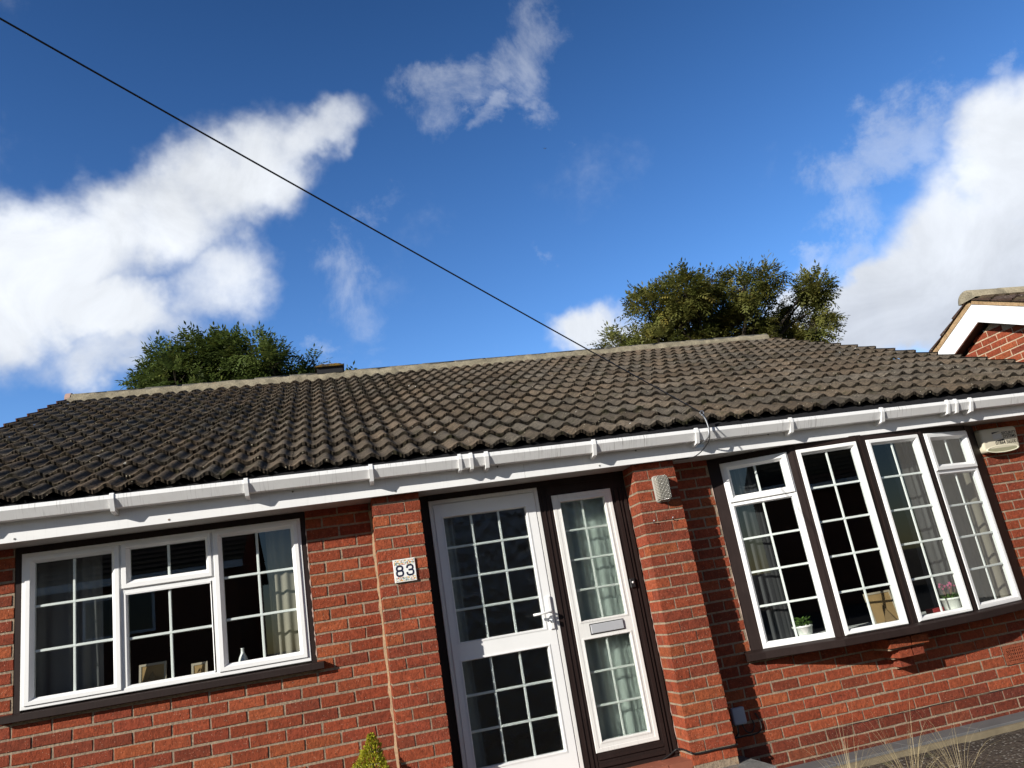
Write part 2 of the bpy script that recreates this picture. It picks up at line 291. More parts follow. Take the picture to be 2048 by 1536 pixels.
# ------------------------------------------------------------------ mesh helpers
WLOC = {}
def T_id(p): return p
class MB:
    def __init__(s): s.v = []; s.f = []; s.c = []; s.sm = []; s.mi = []
    def quad(s, pts, c=(1, 1, 1), sm=False, mi=0):
        i = len(s.v); s.v += [tuple(p) for p in pts]; s.f.append(tuple(range(i, i + len(pts)))); s.c.append(c); s.sm.append(sm); s.mi.append(mi)
    def mesh(s, vs, fs, c=(1, 1, 1), sm=False, mi=0):
        i = len(s.v); s.v += [tuple(p) for p in vs]
        for f in fs: s.f.append(tuple(i + k for k in f)); s.c.append(c); s.sm.append(sm); s.mi.append(mi)
    def box(s, x0, x1, y0, y1, z0, z1, c=(1, 1, 1), T=None, mi=0, jit=0.0):
        vs = [(x, y, z) for x in (x0, x1) for y in (y0, y1) for z in (z0, z1)]
        if jit: vs = [tuple(a + random.uniform(-jit, jit) for a in p) for p in vs]
        if T: vs = [T(*p) for p in vs]
        s.mesh(vs, [(0, 1, 3, 2), (4, 6, 7, 5), (0, 4, 5, 1), (2, 3, 7, 6), (0, 2, 6, 4), (1, 5, 7, 3)], c, False, mi)
    def bbox(s, x0, x1, y0, y1, z0, z1, ch=0.004, c=(1, 1, 1), T=None, mi=0):
        """box with chamfered edges (three stacked rings along y: front is y0)"""
        rings = [(ch, y0), (0, y0 + ch), (0, y1)]
        vs = []
        for ins, y in rings: vs += [(x0 + ins, y, z0 + ins), (x1 - ins, y, z0 + ins), (x1 - ins, y, z1 - ins), (x0 + ins, y, z1 - ins)]
        if T: vs = [T(*p) for p in vs]
        fs = [(0, 1, 2, 3), (11, 10, 9, 8)]
        for r in range(2):
            for k in range(4): fs.append((r * 4 + k, r * 4 + 4 + k, r * 4 + 4 + (k + 1) % 4, r * 4 + (k + 1) % 4))
        s.mesh(vs, fs, c, False, mi)
    def tube(s, pts, r, n=8, c=(1, 1, 1), r2=None, cap=True):
        pts = [Vector(p) for p in pts]; rings = []; L = len(pts)
        up = None
        for i, p in enumerate(pts):
            d = (pts[min(i + 1, L - 1)] - pts[max(i - 1, 0)]).normalized()
            if up is None: up = d.orthogonal().normalized()
            up = (up - d * up.dot(d)).normalized(); w = d.cross(up)
            rr = r if r2 is None else r + (r2 - r) * i / max(1, L - 1)
            rings.append([p + up * (rr * math.cos(2 * math.pi * k / n)) + w * (rr * math.sin(2 * math.pi * k / n)) for k in range(n)])
        vs = [q for g in rings for q in g]; fs = []
        for i in range(L - 1):
            for k in range(n): fs.append((i * n + k, i * n + (k + 1) % n, (i + 1) * n + (k + 1) % n, (i + 1) * n + k))
        if cap: fs.append(tuple(range(n))[::-1]); fs.append(tuple((L - 1) * n + k for k in range(n)))
        s.mesh(vs, fs, c, True)
    def extrude_x(s, prof, xs, zoff=lambda x: 0, closed=True, c=(1, 1, 1), sm=False):
        n = len(prof); vs = []
        for x in xs: vs += [(x, y, z + zoff(x)) for y, z in prof]
        fs = []
        for i in range(len(xs) - 1):
            for k in range(n if closed else n - 1): fs.append((i * n + k, (i + 1) * n + k, (i + 1) * n + (k + 1) % n, i * n + (k + 1) % n))
        if closed: fs.append(tuple(range(n))); fs.append(tuple((len(xs) - 1) * n + k for k in range(n))[::-1])
        s.mesh(vs, fs, c, sm)
    def lathe(s, prof, cx, cy, cz, n=20, c=(1, 1, 1)):
        vs = []
        for r, z in prof: vs += [(cx + r * math.cos(2 * math.pi * k / n), cy + r * math.sin(2 * math.pi * k / n), cz + z) for k in range(n)]
        fs = []
        for i in range(len(prof) - 1):
            for k in range(n): fs.append((i * n + k, i * n + (k + 1) % n, (i + 1) * n + (k + 1) % n, (i + 1) * n + k))
        s.mesh(vs, fs, c, True)
    def frame(s, u0, u1, v0, v1, steps, T, c=(1, 1, 1), mi=0):
        """mitred rectangular frame: nested rings of (inset, outward depth)"""
        vs = []
        for ins, d in steps: vs += [T(u0 + ins, v0 + ins, d), T(u1 - ins, v0 + ins, d), T(u1 - ins, v1 - ins, d), T(u0 + ins, v1 - ins, d)]
        fs = []
        for r in range(len(steps) - 1):
            for k in range(4): fs.append((r * 4 + k, r * 4 + (k + 1) % 4, r * 4 + 4 + (k + 1) % 4, r * 4 + 4 + k))
        s.mesh(vs, fs, c, False, mi)
    def pbox(s, u0, u1, v0, v1, n0, n1, T, c=(1, 1, 1), mi=0):
        vs = [T(u, v, n) for u in (u0, u1) for v in (v0, v1) for n in (n0, n1)]
        s.mesh(vs, [(0, 1, 3, 2), (4, 6, 7, 5), (0, 4, 5, 1), (2, 3, 7, 6), (0, 2, 6, 4), (1, 5, 7, 3)], c, False, mi)
    def build(s, name, mat, parent=None, origin=None, label=None, cat=None, group=None, kind=None, fix=True):
        o0 = Vector(origin) if origin else (WLOC[parent.name] if parent else Vector((0, 0, 0)))
        me = bpy.data.meshes.new(name)
        me.from_pydata([tuple(Vector(p) - o0) for p in s.v], [], s.f)
        me.polygons.foreach_set('use_smooth', s.sm)
        mats = mat if isinstance(mat, (list, tuple)) else [mat]
        for q in mats: me.materials.append(q)
        if len(mats) > 1: me.polygons.foreach_set('material_index', s.mi)
        ca = me.color_attributes.new('Col', 'FLOAT_COLOR', 'CORNER'); buf = []
        for p, cc in zip(me.polygons, s.c): buf += list((*cc, 1.0)) * p.loop_total
        ca.data.foreach_set('color', buf)
        me.update()
        if fix:
            import bmesh
            b = bmesh.new(); b.from_mesh(me); bmesh.ops.recalc_face_normals(b, faces=b.faces); b.to_mesh(me); b.free()
        o = bpy.data.objects.new(name, me); col.objects.link(o)
        if parent: o.parent = parent
        else: o.location = o0
        WLOC[o.name] = o0 if not parent else o0
        tag(o, label, cat, group, kind); return o
def tag(o, label=None, cat=None, group=None, kind=None):
    if label: o['label'] = label
    if cat: o['category'] = cat
    if group: o['group'] = group
    if kind: o['kind'] = kind
    return o
def empty(name, loc, label, cat, group=None):
    o = bpy.data.objects.new(name, None); col.objects.link(o); o.location = loc; o.empty_display_size = 0.2
    WLOC[o.name] = Vector(loc); return tag(o, label, cat, group)
def flat(y): return lambda u, v, n: (u, y - n, v)
def seg(p0, p1):
    d = Vector((p1[0] - p0[0], p1[1] - p0[1])); L = d.length; d /= L; nn = Vector((d.y, -d.x))
    return (lambda u, v, n: (p0[0] + d.x * u + nn.x * n, p0[1] + d.y * u + nn.y * n, v)), L

# ------------------------------------------------------------------ brickwork
CH = 0.07757; BL = 0.225; BHT = 0.0632
REDS = [(0.290, 0.072, 0.036), (0.262, 0.064, 0.033), (0.312, 0.083, 0.040), (0.230, 0.057, 0.033), (0.275, 0.066, 0.033), (0.322, 0.092, 0.041), (0.212, 0.055, 0.032), (0.256, 0.061, 0.034)]
def bcol(dark=0.0):
    c = random.choice(REDS); k = random.uniform(0.88, 1.12) * (1 - dark); return tuple(x * k for x in c)
def brick(mb, T, u0, u1, v0, v1, d=0.0, depth=0.014, c=None):
    j = lambda a=0.0021: random.uniform(-a, a)
    d += random.uniform(-0.0015, 0.0015); e = 0.0018
    c = c or bcol()
    a = [(u0 + j(), v0 + j()), (u1 + j(), v0 + j()), (u1 + j(), v1 + j()), (u0 + j(), v1 + j())]
    cx, cy = (u0 + u1) / 2, (v0 + v1) / 2
    inn = [(x + (e if x < cx else -e), y + (e if y < cy else -e)) for x, y in a]
    vs = [T(x, y, d + j(0.0008)) for x, y in inn] + [T(x, y, d - e) for x, y in a] + [T(x, y, d - depth) for x, y in a]
    fs = [(0, 1, 2, 3)]
    for r in range(2):
        for k in range(4): fs.append((r * 4 + k, r * 4 + 4 + k, r * 4 + 4 + (k + 1) % 4, r * 4 + (k + 1) % 4))
    mb.mesh(vs, fs, c)
def course_rows(v0, v1):
    a = math.ceil((v0 - 0.01) / CH); b = math.floor((v1 + 0.01) / CH); return range(a, b + 1)
def brick_field(mb, T, u0, u1, v0, v1, holes=(), off=0.0, inside=None, darkbelow=None):
    for r in course_rows(v0, v1):
        z0 = r * CH - BHT / 2; z1 = z0 + BHT; o = off + (0.0 if r % 2 == 0 else BL / 2)
        dr = random.uniform(-0.001, 0.001)
        k0 = math.floor((u0 - o) / BL) - 1; k1 = math.ceil((u1 - o) / BL) + 1
        for k in range(k0, k1):
            a, b = o + k * BL + 0.0065 + random.uniform(-0.002, 0.002), o + (k + 1) * BL - 0.0065 + random.uniform(-0.002, 0.002)
            a = max(a, u0); b = min(b, u1); parts = [(a, b)]
            for h0, h1, g0, g1 in holes:
                if min(z1, g1) - max(z0, g0) > 0.02:
                    q = []
                    for p in parts:
                        if p[1] <= h0 or p[0] >= h1: q.append(p); continue
                        if p[0] < h0: q.append((p[0], h0))
                        if p[1] > h1: q.append((h1, p[1]))
                    parts = q
            for p in parts:
                if p[1] - p[0] < 0.02: continue
                if inside and not inside(p[0], p[1], z0, z1): continue
                c = bcol()
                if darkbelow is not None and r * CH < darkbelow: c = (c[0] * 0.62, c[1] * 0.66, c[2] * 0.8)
                brick(mb, T, p[0], p[1], z0 + dr, z1 + dr, c=c)
def holed(mb, T, u0, u1, v0, v1, holes, n0, n1):
    us = sorted({u0, u1, *[h[0] for h in holes], *[h[1] for h in holes]}); vs = sorted({v0, v1, *[h[2] for h in holes], *[h[3] for h in holes]})
    inh = lambda u, v: any(h[0] < u < h[1] and h[2] < v < h[3] for h in holes)
    for i in range(len(us) - 1):
        for k in range(len(vs) - 1):
            if inh((us[i] + us[i + 1]) / 2, (vs[k] + vs[k + 1]) / 2): continue
            for n in (n0, n1): mb.quad([T(us[i], vs[k], n), T(us[i + 1], vs[k], n), T(us[i + 1], vs[k + 1], n), T(us[i], vs[k + 1], n)])
    for h in holes + [(u0, u1, v0, v1)]:
        a, b, c, d = h
        for p, q in (((a, c), (b, c)), ((b, c), (b, d)), ((b, d), (a, d)), ((a, d), (a, c))):
            mb.quad([T(*p, n0), T(*q, n0), T(*q, n1), T(*p, n1)])

# ================================================================== THE BUNGALOW
house = empty('brick_bungalow', (3.8, 0.0, -1.15), 'long low red brick bungalow with grey-brown pantiled roof, white door and bow window', 'house')
F = flat(0.0)
LWH = (0.007, 1.803, 0.060, 1.098); DOORH = (2.581, 4.171, -1.0, 1.098); BAYH = (4.880, 7.402, -0.36, 1.098)
holes = [LWH, DOORH, BAYH]
wall = MB(); holed(wall, F, -0.95, 8.60, -1.35, 1.16, holes, -0.0045, -0.27)
wall.quad([(-0.95, 0.27, -1.35), (-0.95, 9.2, -1.35), (-0.95, 9.2, 1.16), (-0.95, 0.27, 1.16)])
wall.quad([(8.60, 0.27, -1.35), (8.60, 9.2, -1.35), (8.60, 9.2, 1.16), (8.60, 0.27, 1.16)])
wall.quad([(-0.95, 9.2, -1.35), (8.60, 9.2, -1.35), (8.60, 9.2, 1.16), (-0.95, 9.2, 1.16)])
for gx in (-0.95, 8.60): wall.quad([(gx, 0.0, 1.16), (gx, 9.2, 1.16), (gx, 4.6, 3.22)])
wo = wall.build('mortar_wall', M['mortar'], house)
bm_ = MB()
brick_field(bm_, F, -0.95, 2.262, -1.20, 1.10, holes, 0.0)
bm_.build('brick_facing', M['brick'], house); bm_ = MB()
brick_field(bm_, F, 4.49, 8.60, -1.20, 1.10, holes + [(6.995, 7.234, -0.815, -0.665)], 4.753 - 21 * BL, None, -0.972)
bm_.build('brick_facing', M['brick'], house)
dpc = MB(); zz = -12.5 * CH; xx = [4.52 + .035 * i for i in range(116)]; jj = [(random.uniform(-.003, .004), random.uniform(-.006, .001) - .004 * (math.sin(x * 2.7) > .3)) for x in xx]
_g = [max(0.12, .55 + .6 * math.sin(x * 2.1 + 1) + .4 * math.sin(x * 9.3) + random.uniform(-.35, .35)) for x in xx]
for i in range(115):
    dpc.quad([(xx[i], -.0022, zz + jj[i][1] * .5 - .0034 * min(1, _g[i])), (xx[i + 1], -.0022, zz + jj[i + 1][1] * .5 - .0034 * min(1, _g[i + 1])), (xx[i + 1], -.0022, zz + .0012 * min(1, _g[i + 1]) + jj[i + 1][1] * .5), (xx[i], -.0022, zz + .0012 * min(1, _g[i]) + jj[i][1] * .5)])
dpc.build('damp_course', M['felt'], house)

def pillar(x0, x1, flip):
    b = MB(); c = MB()
    c.box(x0 + .004, x1 - .004, -0.211, -0.0045, -1.02, 1.098)
    W = x1 - x0; hd = 0.1025 * W / 0.3275
    for r in course_rows(-0.99, 1.08):
        z0 = r * CH - BHT / 2 + random.uniform(-.001, .001); z1 = min(z0 + BHT, 1.096)
        hf = (r % 2 == 0) ^ flip
        def full(a, bb, y0, y1):
            b.box(a + random.uniform(-.0015, .0015), bb + random.uniform(-.0015, .0015), y0 + random.uniform(-.0015, .0015), y1, z0, z1, bcol(), jit=0.0009)
        if hf: full(x0, x0 + hd, -0.215, -0.004); full(x0 + hd + .011, x1, -0.215, -0.112); full(x1 - hd, x1, -0.101, -0.004)
        else: full(x1 - hd, x1, -0.215, -0.004); full(x0, x1 - hd - .011, -0.215, -0.112); full(x0, x0 + hd, -0.101, -0.004)
    p = c.build('brick_pillar', M['mortar'], house); b.build('bricks', M['brick'], p); return p
pl = pillar(2.257, 2.581, False); pr = pillar(4.171, 4.500, True)
fil = MB()
zs = [-1.0 + 0.06 * i for i in range(35)]
for i in range(34):
    j0, j1 = [0.004 + 0.013 * abs(math.sin(k * 1.7) * math.sin(k * .6)) for k in (i, i + 1)]
    fil.quad([(2.2575 - j0 - .006, -.0005, zs[i]), (2.2572, -.012 - j0, zs[i]), (2.2572, -.012 - j1, zs[i + 1]), (2.2575 - j1 - .006, -.0005, zs[i + 1])], sm=True)
fil.build('mortar_fillet', mortar_mat('orange_sand_mortar', (0.36, 0.24, 0.145), (0.24, 0.165, 0.105)), house)

# corbel carrying the bow window
cb = MB()
for x0, x1, d, r in ((5.872, 6.205, 0.228, -6), (5.953, 6.166, 0.192, -7), (6.012, 6.130, 0.095, -8)):
    z0 = r * CH - BHT / 2; z1 = z0 + BHT
    xm = x0 + (x1 - x0) * 0.55
    if x1 - x0 > 0.2:
        cb.box(x0, xm - .005, -d, -.001, z0, z1, bcol(), jit=.001); cb.box(xm + .005, x1, -d, -.001, z0, z1, bcol(), jit=.001)
    else: cb.box(x0, x1, -d, -.001, z0, z1, bcol(), jit=.001)
cbo = cb.build('brick_corbel', M['brick'], house)
cm = MB()
for x0, x1, d, r in ((5.885, 6.19, 0.185, -6.5), (5.97, 6.15, 0.088, -7.5), (6.02, 6.12, 0.02, -8.5)): cm.box(x0, x1, -d, -.0015, r * CH - .009, r * CH + .009)
cm.build('mortar_bed', M['mortar'], cbo)

# terracotta air brick
ab = MB(); AX0, AX1, AZ0, AZ1 = 7.003, 7.226, -0.812, -0.668
nx, nz_ = 11, 5
ab.box(AX0, AX1, 0.0008, 0.0038, AZ0, AZ1, (0.006, 0.003, 0.002))  # near-black backing: shade inside the holes put in as colour
for i in range(nx + 1):
    x = AX0 + 0.012 + (AX1 - AX0 - 0.024) * i / nx; w = 0.012 if i in (0, nx) else 0.0034
    ab.box(x - w, x + w, -0.004, 0.0005, AZ0, AZ1, (0.30, 0.085, 0.045))
for i in range(nz_ + 1):
    z = AZ0 + 0.012 + (AZ1 - AZ0 - 0.024) * i / nz_; w = 0.012 if i in (0, nz_) else 0.0048
    ab.box(AX0, AX1, -0.0055, 0.0004, z - w, z + w, (0.30, 0.088, 0.046))
ab.build('air_brick', M['brick'], house)

# ------------------------------------------------------------------ roof
SL = 0.4545; EY, EZ = -0.335, 1.335; RY_, = (4.6,)
RXL, RXR = -1.045, 8.705
cosr = 1 / math.sqrt(1 + SL * SL); sinr = SL * cosr
TN = Vector((0, -sinr, cosr)); TD = Vector((0, cosr, sinr))
SLOPE_L = (RY_ - 0.08 - EY) / cosr
def wave(u):                                   # one roll of a double pantile, u in 0..1: long rise, short fall, broad pan
    t = u / 0.53 if u < 0.53 else (1 - u) / 0.47
    return (0.5 - 0.5 * math.cos(math.pi * t)) ** 1.15
PH = 3.106; PW = 0.15; AMP = 0.034; NSEG = 14
us = []
k0 = math.floor((RXL - PH) / PW); k1 = math.ceil((RXR - PH) / PW)
tiles = MB()
NC = 16; G = SLOPE_L / NC
for ci in range(NC):
    s0 = ci * G; s1 = s0 + G + 0.055
    if ci == NC - 1: s1 = SLOPE_L
    ncol = {}
    for kk in range(k0, k1):
        xa, xb = PH + kk * PW, PH + (kk + 1) * PW
        if xb < RXL + .02 or xa > RXR - .02: continue
        tk = (kk - k0) // 2
        if tk not in ncol:
            b = random.uniform(0.80, 1.18); wm = random.uniform(-0.05, 0.09)
            if random.random() < 0.08: b *= 0.7
            ncol[tk] = ((0.130 * b * (1 + wm), 0.108 * b, 0.087 * b * (1 - wm)), random.uniform(-0.0035, 0.0045), random.uniform(-0.007, 0.007), random.uniform(-.003, .003))
        cc, dz, ds, tl = ncol[tk]
        pts = []
        for i in range(NSEG + 1):
            u = i / NSEG; x = xa + (xb - xa) * u; x = min(max(x, RXL), RXR); h = AMP * wave(u)
            pts.append((x, h + dz + tl * (u - .5)))
        thick = 0.025
        rows = []
        er = [random.uniform(-.005, .005) for _ in pts]
        for (s, n, roughen) in ((s0 + ds, -thick, 1), (s0 + ds, 0.0, 1), (s0 + ds + .006, 0.003, 0), ((s0 + s1) / 2, None, 0), (s1, None, 0)):
            row = []
            for i, (x, h) in enumerate(pts):
                if n is None:
                    lift = 0.032 * (1 - (s - s0) / (G + .055)) ; nn = h + lift
                else: nn = h + 0.032 + n
                p = Vector((x, EY, EZ)) + TD * (s + (er[i] if roughen else 0)) + TN * (nn - AMP * 0.5)
                row.append(p)
            rows.append(row)
        vs = [p for r_ in rows for p in r_]; W_ = NSEG + 1; fs = []; 
        for a in range(len(rows) - 1):
            for i in range(NSEG): fs.append((a * W_ + i, a * W_ + i + 1, (a + 1) * W_ + i + 1, (a + 1) * W_ + i))
        base = len(tiles.v); tiles.v += [tuple(p) for p in vs]
        for n_, f in enumerate(fs):
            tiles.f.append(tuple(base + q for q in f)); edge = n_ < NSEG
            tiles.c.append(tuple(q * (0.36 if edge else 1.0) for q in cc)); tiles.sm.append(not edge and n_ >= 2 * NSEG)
            tiles.mi.append(0)
    # verge ends: the exposed side of each end tile
    for gx, sgn in ((RXL, -1), (RXR, 1)):
        A = Vector((gx, EY, EZ)) + TD * s0; B = Vector((gx, EY, EZ)) + TD * (s0 + G)
        h = 0.032 if sgn > 0 else 0.040
        reddish = (0.17, 0.075, 0.055) if sgn < 0 else (0.075, 0.06, 0.05)
        q = random.uniform(.8, 1.2); reddish = tuple(v_ * q for v_ in reddish)
        w = 0.014 * sgn; cov_ = 0.06
        v8 = []
        for P, lift in ((A, 0.032), (B, 0.004)):
            for dx in (0, w):
                for n in (-cov_, h + lift - .012): v8.append(P + Vector((dx, 0, 0)) + TN * n)
        tiles.mesh(v8, [(0, 1, 3, 2), (4, 6, 7, 5), (0, 4, 5, 1), (2, 3, 7, 6), (0, 2, 6, 4), (1, 5, 7, 3)], reddish)
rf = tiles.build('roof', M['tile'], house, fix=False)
deck = MB()
d0 = Vector((0, EY + .02, EZ)) - TN * 0.075; d1 = Vector((0, RY_, EZ + (RY_ - EY) * SL)) - TN * 0.075
back = lambda p: Vector((0, 2 * RY_ - p.y, p.z))
for A, B in ((d0, d1), (back(d0), back(d1))):
    deck.quad([(RXL + .02, A.y, A.z), (RXR - .02, A.y, A.z), (RXR - .02, B.y, B.z), (RXL + .02, B.y, B.z)])
bk = MB()
for ci in range(NC):
    P0 = Vector((0, EY, EZ)) + TD * (ci * G) + TN * 0.02; P1 = Vector((0, EY, EZ)) + TD * (ci * G + G) - TN * 0.0
    bk.quad([(RXL, 2 * RY_ - P0.y, P0.z), (RXR, 2 * RY_ - P0.y, P0.z), (RXR, 2 * RY_ - P1.y, P1.z), (RXL, 2 * RY_ - P1.y, P1.z)], (0.085, 0.07, 0.055))
bk.build('back_slope', M['tile'], rf)
deck.build('roof_felt', M['felt'], rf)
# ridge: bedding mortar and half-round tiles
def wob(x, a=1.0): return a * (0.006 * math.sin(x * 3.1) + 0.004 * math.sin(x * 7.7 + 1) + 0.003 * math.sin(x * 17.3))
rzc = EZ + (RY_ - EY) * SL
rm = MB(); xs = [RXL + .03 + (RXR - RXL - .06) * i / 260 for i in range(261)]
prof = [(-0.165, -0.075), (-0.152, -0.022), (-0.125, 0.020), (-0.100, 0.044), (-0.05, 0.050), (0.08, 0.06), (0.17, -0.018), (0.185, -0.075)]
vs = []; n = len(prof)
for x in xs:
    for a, b in prof: vs.append((x, RY_ + a + wob(x * 2 + a * 30, 1.4) + random.uniform(-.004, .004), rzc + b + wob(x + b * 40) + random.uniform(-.005, .005)))
fs = [(i * n + k, (i + 1) * n + k, (i + 1) * n + k + 1, i * n + k + 1) for i in range(len(xs) - 1) for k in range(n - 1)]
rm.mesh(vs, fs, (1, 1, 1), True); rm.build('ridge_mortar', M['ridge_mortar'], rf)
rt = MB(); NT_ = 22; tlen = (RXR - RXL - 0.03) / NT_
for i in range(NT_):
    xa = RXL + .015 + i * tlen; xb = xa + tlen - 0.004; dz = random.uniform(-.002, .003); tl = random.uniform(-.002, .002); rad = 0.098
    vs = []; K = 12
    for x, rr, tz in ((xa, rad, 0), (xa + .02, rad, 0), (xb, rad - .003, tl), (xb, rad - .022, tl), (xa, rad - .022, 0)):
        for k in range(K + 1):
            a = math.pi * (0.04 + 0.92 * k / K); vs.append((x, RY_ + rr * 1.12 * math.cos(a), rzc - .006 + dz + tz + rr * 0.92 * math.sin(a)))
    fs = [(r_ * (K + 1) + k, (r_ + 1) * (K + 1) + k, (r_ + 1) * (K + 1) + k + 1, r_ * (K + 1) + k + 1) for r_ in range(4) for k in range(K)]
    fs += [(4 * (K + 1) + k, k, k + 1, 4 * (K + 1) + k + 1) for k in range(K)]
    rt.mesh(vs, fs, (1, 1, 1), True)
for gx, s in ((RXL + .013, 1), (RXR - .013, -1)):
    rt.mesh([(gx, RY_ + .109 * math.cos(math.pi * k / 12), rzc - .006 + .090 * math.sin(math.pi * k / 12)) for k in range(13)], [tuple(range(13))])
rt.build('ridge_tile', M['ridge'], rf)
re = MB(); re.extrude_x([(RY_ + .122 * math.cos(math.pi * k / 12), rzc - .012 + .108 * math.sin(math.pi * k / 12)) for k in range(13)], [RXL - .012, RXL + .05])
re.build('ridge_end_cap', simple("pinkish_clay", (0.40, 0.27, 0.22), 0.8, 0.2, 0.15), rf)
# mossy flue terminal straddling the ridge
vt = MB(); VX0, VX1 = 1.955, 2.33
vt.box(VX0 + .02, VX1 - .02, RY_ - .12, RY_ + .12, rzc + .03, rzc + .128, (0.25, 0.22, 0.2))
vo = vt.build('flue_terminal', M['felt'], rf)
v2 = MB()
for i in range(14):
    for k in range(6):
        pass
NXV, NYV = 16, 8; vs = []
for i in range(NXV + 1):
    for k in range(NYV + 1):
        u, w = i / NXV, k / NYV; hh = 0.048 * (1 - (2 * u - 1) ** 4) * (1 - (2 * w - 1) ** 4) + random.uniform(-.006, .008)
        vs.append((VX0 - .005 + (VX1 - VX0 + .01) * u, RY_ - .16 + .32 * w, rzc + .128 + max(0.004, hh)))
fs = [(i * (NYV + 1) + k, (i + 1) * (NYV + 1) + k, (i + 1) * (NYV + 1) + k + 1, i * (NYV + 1) + k + 1) for i in range(NXV) for k in range(NYV)]
v2.mesh(vs, fs, (1, 1, 1), True); v2.box(VX0 - .004, VX1 + .004, RY_ - .158, RY_ + .158, rzc + .118, rzc + .131)
mk = NT("mossy_cap"); mk.color(mk.mix(mk.rng(mk.noise(9, 5, .7), .42, .6), (0.07, 0.06, 0.045), (0.24, 0.15, 0.03))); mk.set(.95, .1); mk.bump(mk.noise(40, 4, .7), .8, .02)
v2.build('moss_cap', mk.m, vo)

# eaves: felt tray, fascia, soffit, gutter
zg = lambda x: -0.0050 * (x - 2.26)
fe = MB(); fe.extrude_x([(-0.275, 1.345), (-0.315, 1.312), (-0.372, 1.268), (-0.372, 1.262), (-0.275, 1.30)], [-1.04, 8.70]); fe.build('eaves_felt', M['felt'], house)
fa = MB()
for x0, x1 in ((-1.04, 3.337), (3.339, 8.70)): fa.extrude_x([(-0.2755, 1.0935), (-0.2755, 1.30), (-0.257, 1.30), (-0.257, 1.10), (-0.262, 1.0925), (-0.272, 1.0915)], [x0, x1])
fo = fa.build('fascia_board', M['fascia'], house)
for x in (0.1, 0.98, 1.75, 2.42, 3.15, 3.9, 4.2, 5.3, 6.15, 6.9, 7.6):
    z = random.choice((1.195, 1.19, 1.112)); K = 8; nl2 = MB()
    nl2.mesh([(x + .0065 * math.cos(2 * math.pi * k / K), -.2785, z + .0065 * math.sin(2 * math.pi * k / K)) for k in range(K)] + [(x + .0065 * math.cos(2 * math.pi * k / K), -.2750, z + .0065 * math.sin(2 * math.pi * k / K)) for k in range(K)],
             [tuple(range(K))] + [(k, (k + 1) % K, K + (k + 1) % K, K + k) for k in range(K)])
    nl2.build('nail_cap', M['concrete'], fo)
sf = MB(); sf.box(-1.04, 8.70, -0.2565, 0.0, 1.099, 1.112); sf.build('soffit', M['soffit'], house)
gu = MB()
gprof = [(-0.277, 1.285), (-0.277, 1.222), (-0.292, 1.206), (-0.358, 1.206), (-0.3905, 1.260), (-0.3885, 1.283), (-0.385, 1.2865), (-0.381, 1.284), (-0.382, 1.262), (-0.354, 1.211), (-0.295, 1.211), (-0.282, 1.224), (-0.282, 1.285)]
gu.extrude_x(gprof, [-1.05 + 0.2 * i for i in range(50)], zg)
go = gu.build('gutter', M['gutter'], house)
def gstrap(x, w, t, drop):
    b = MB(); o = 0.004 + t
    p = [(-0.276, 1.283), (-0.276, 1.201 - drop * 2.4), (-0.362 - t, 1.204 - t - drop * 1.1), (-0.392 - t, 1.258), (-0.3895 - t, 1.286), (-0.386, 1.290 + t), (-0.374, 1.290 + t), (-0.374, 1.288)]
    q = [(-0.386, 1.2880), (-0.3895, 1.2840), (-0.3915, 1.2600), (-0.3587, 1.2050), (-0.2915, 1.2050), (-0.2763, 1.2215)]
    n = len(p); 
    pr_ = p + q
    b.extrude_x(pr_, [x - w / 2, x + w / 2], zg)
    return b
for x in (-0.12, 0.675, 1.47, 2.267, 3.061, 3.851, 4.66, 5.451, 6.266, 7.111, 7.9): gstrap(x, 0.026, 0.006, 0.013).build('gutter_bracket', M['gutter'], go)
for x in (2.912, 6.927):
    g1 = gstrap(x, 0.085, 0.003, 0.0)
    for dx in (-.040, .040): 
        h = gstrap(x + dx, 0.022, 0.008, 0.008); g1.mesh(h.v, h.f)
    g1.build('gutter_joint', M['gutter'], go)

# ------------------------------------------------------------------ windows
OUT = [(0.0, -0.03), (0.0, 0.011), (0.003, 0.014), (0.026, 0.014), (0.030, 0.010), (0.030, -0.03)]
def sash(mb, T, u0, u1, v0, v1, g, raised=True):
    """opening sash or bead: outer edge, flat face, sloped bead down to the glass (g = left, right, bottom, top of the glass)"""
    d = 0.024 if raised else 0.010
    L, Rr, Bt, Tp = g
    def ring(a, d_): return [T(u0 + (L - u0) * a, v0 + (Bt - v0) * a, d_), T(u1 + (Rr - u1) * a, v0 + (Bt - v0) * a, d_), T(u1 + (Rr - u1) * a, v1 + (Tp - v1) * a, d_), T(u0 + (L - u0) * a, v1 + (Tp - v1) * a, d_)]
    st = [(0, -.02), (0, d - .003), (.06, d), (.56, d), (.92, -.002), (1.0, -.006), (1.0, -.03)]
    vs = []; 
    for a, dd in st: vs += ring(a, dd)
    fs = [(r * 4 + k, r * 4 + (k + 1) % 4, r * 4 + 4 + (k + 1) % 4, r * 4 + 4 + k) for r in range(len(st) - 1) for k in range(4)]
    mb.mesh(vs, fs)
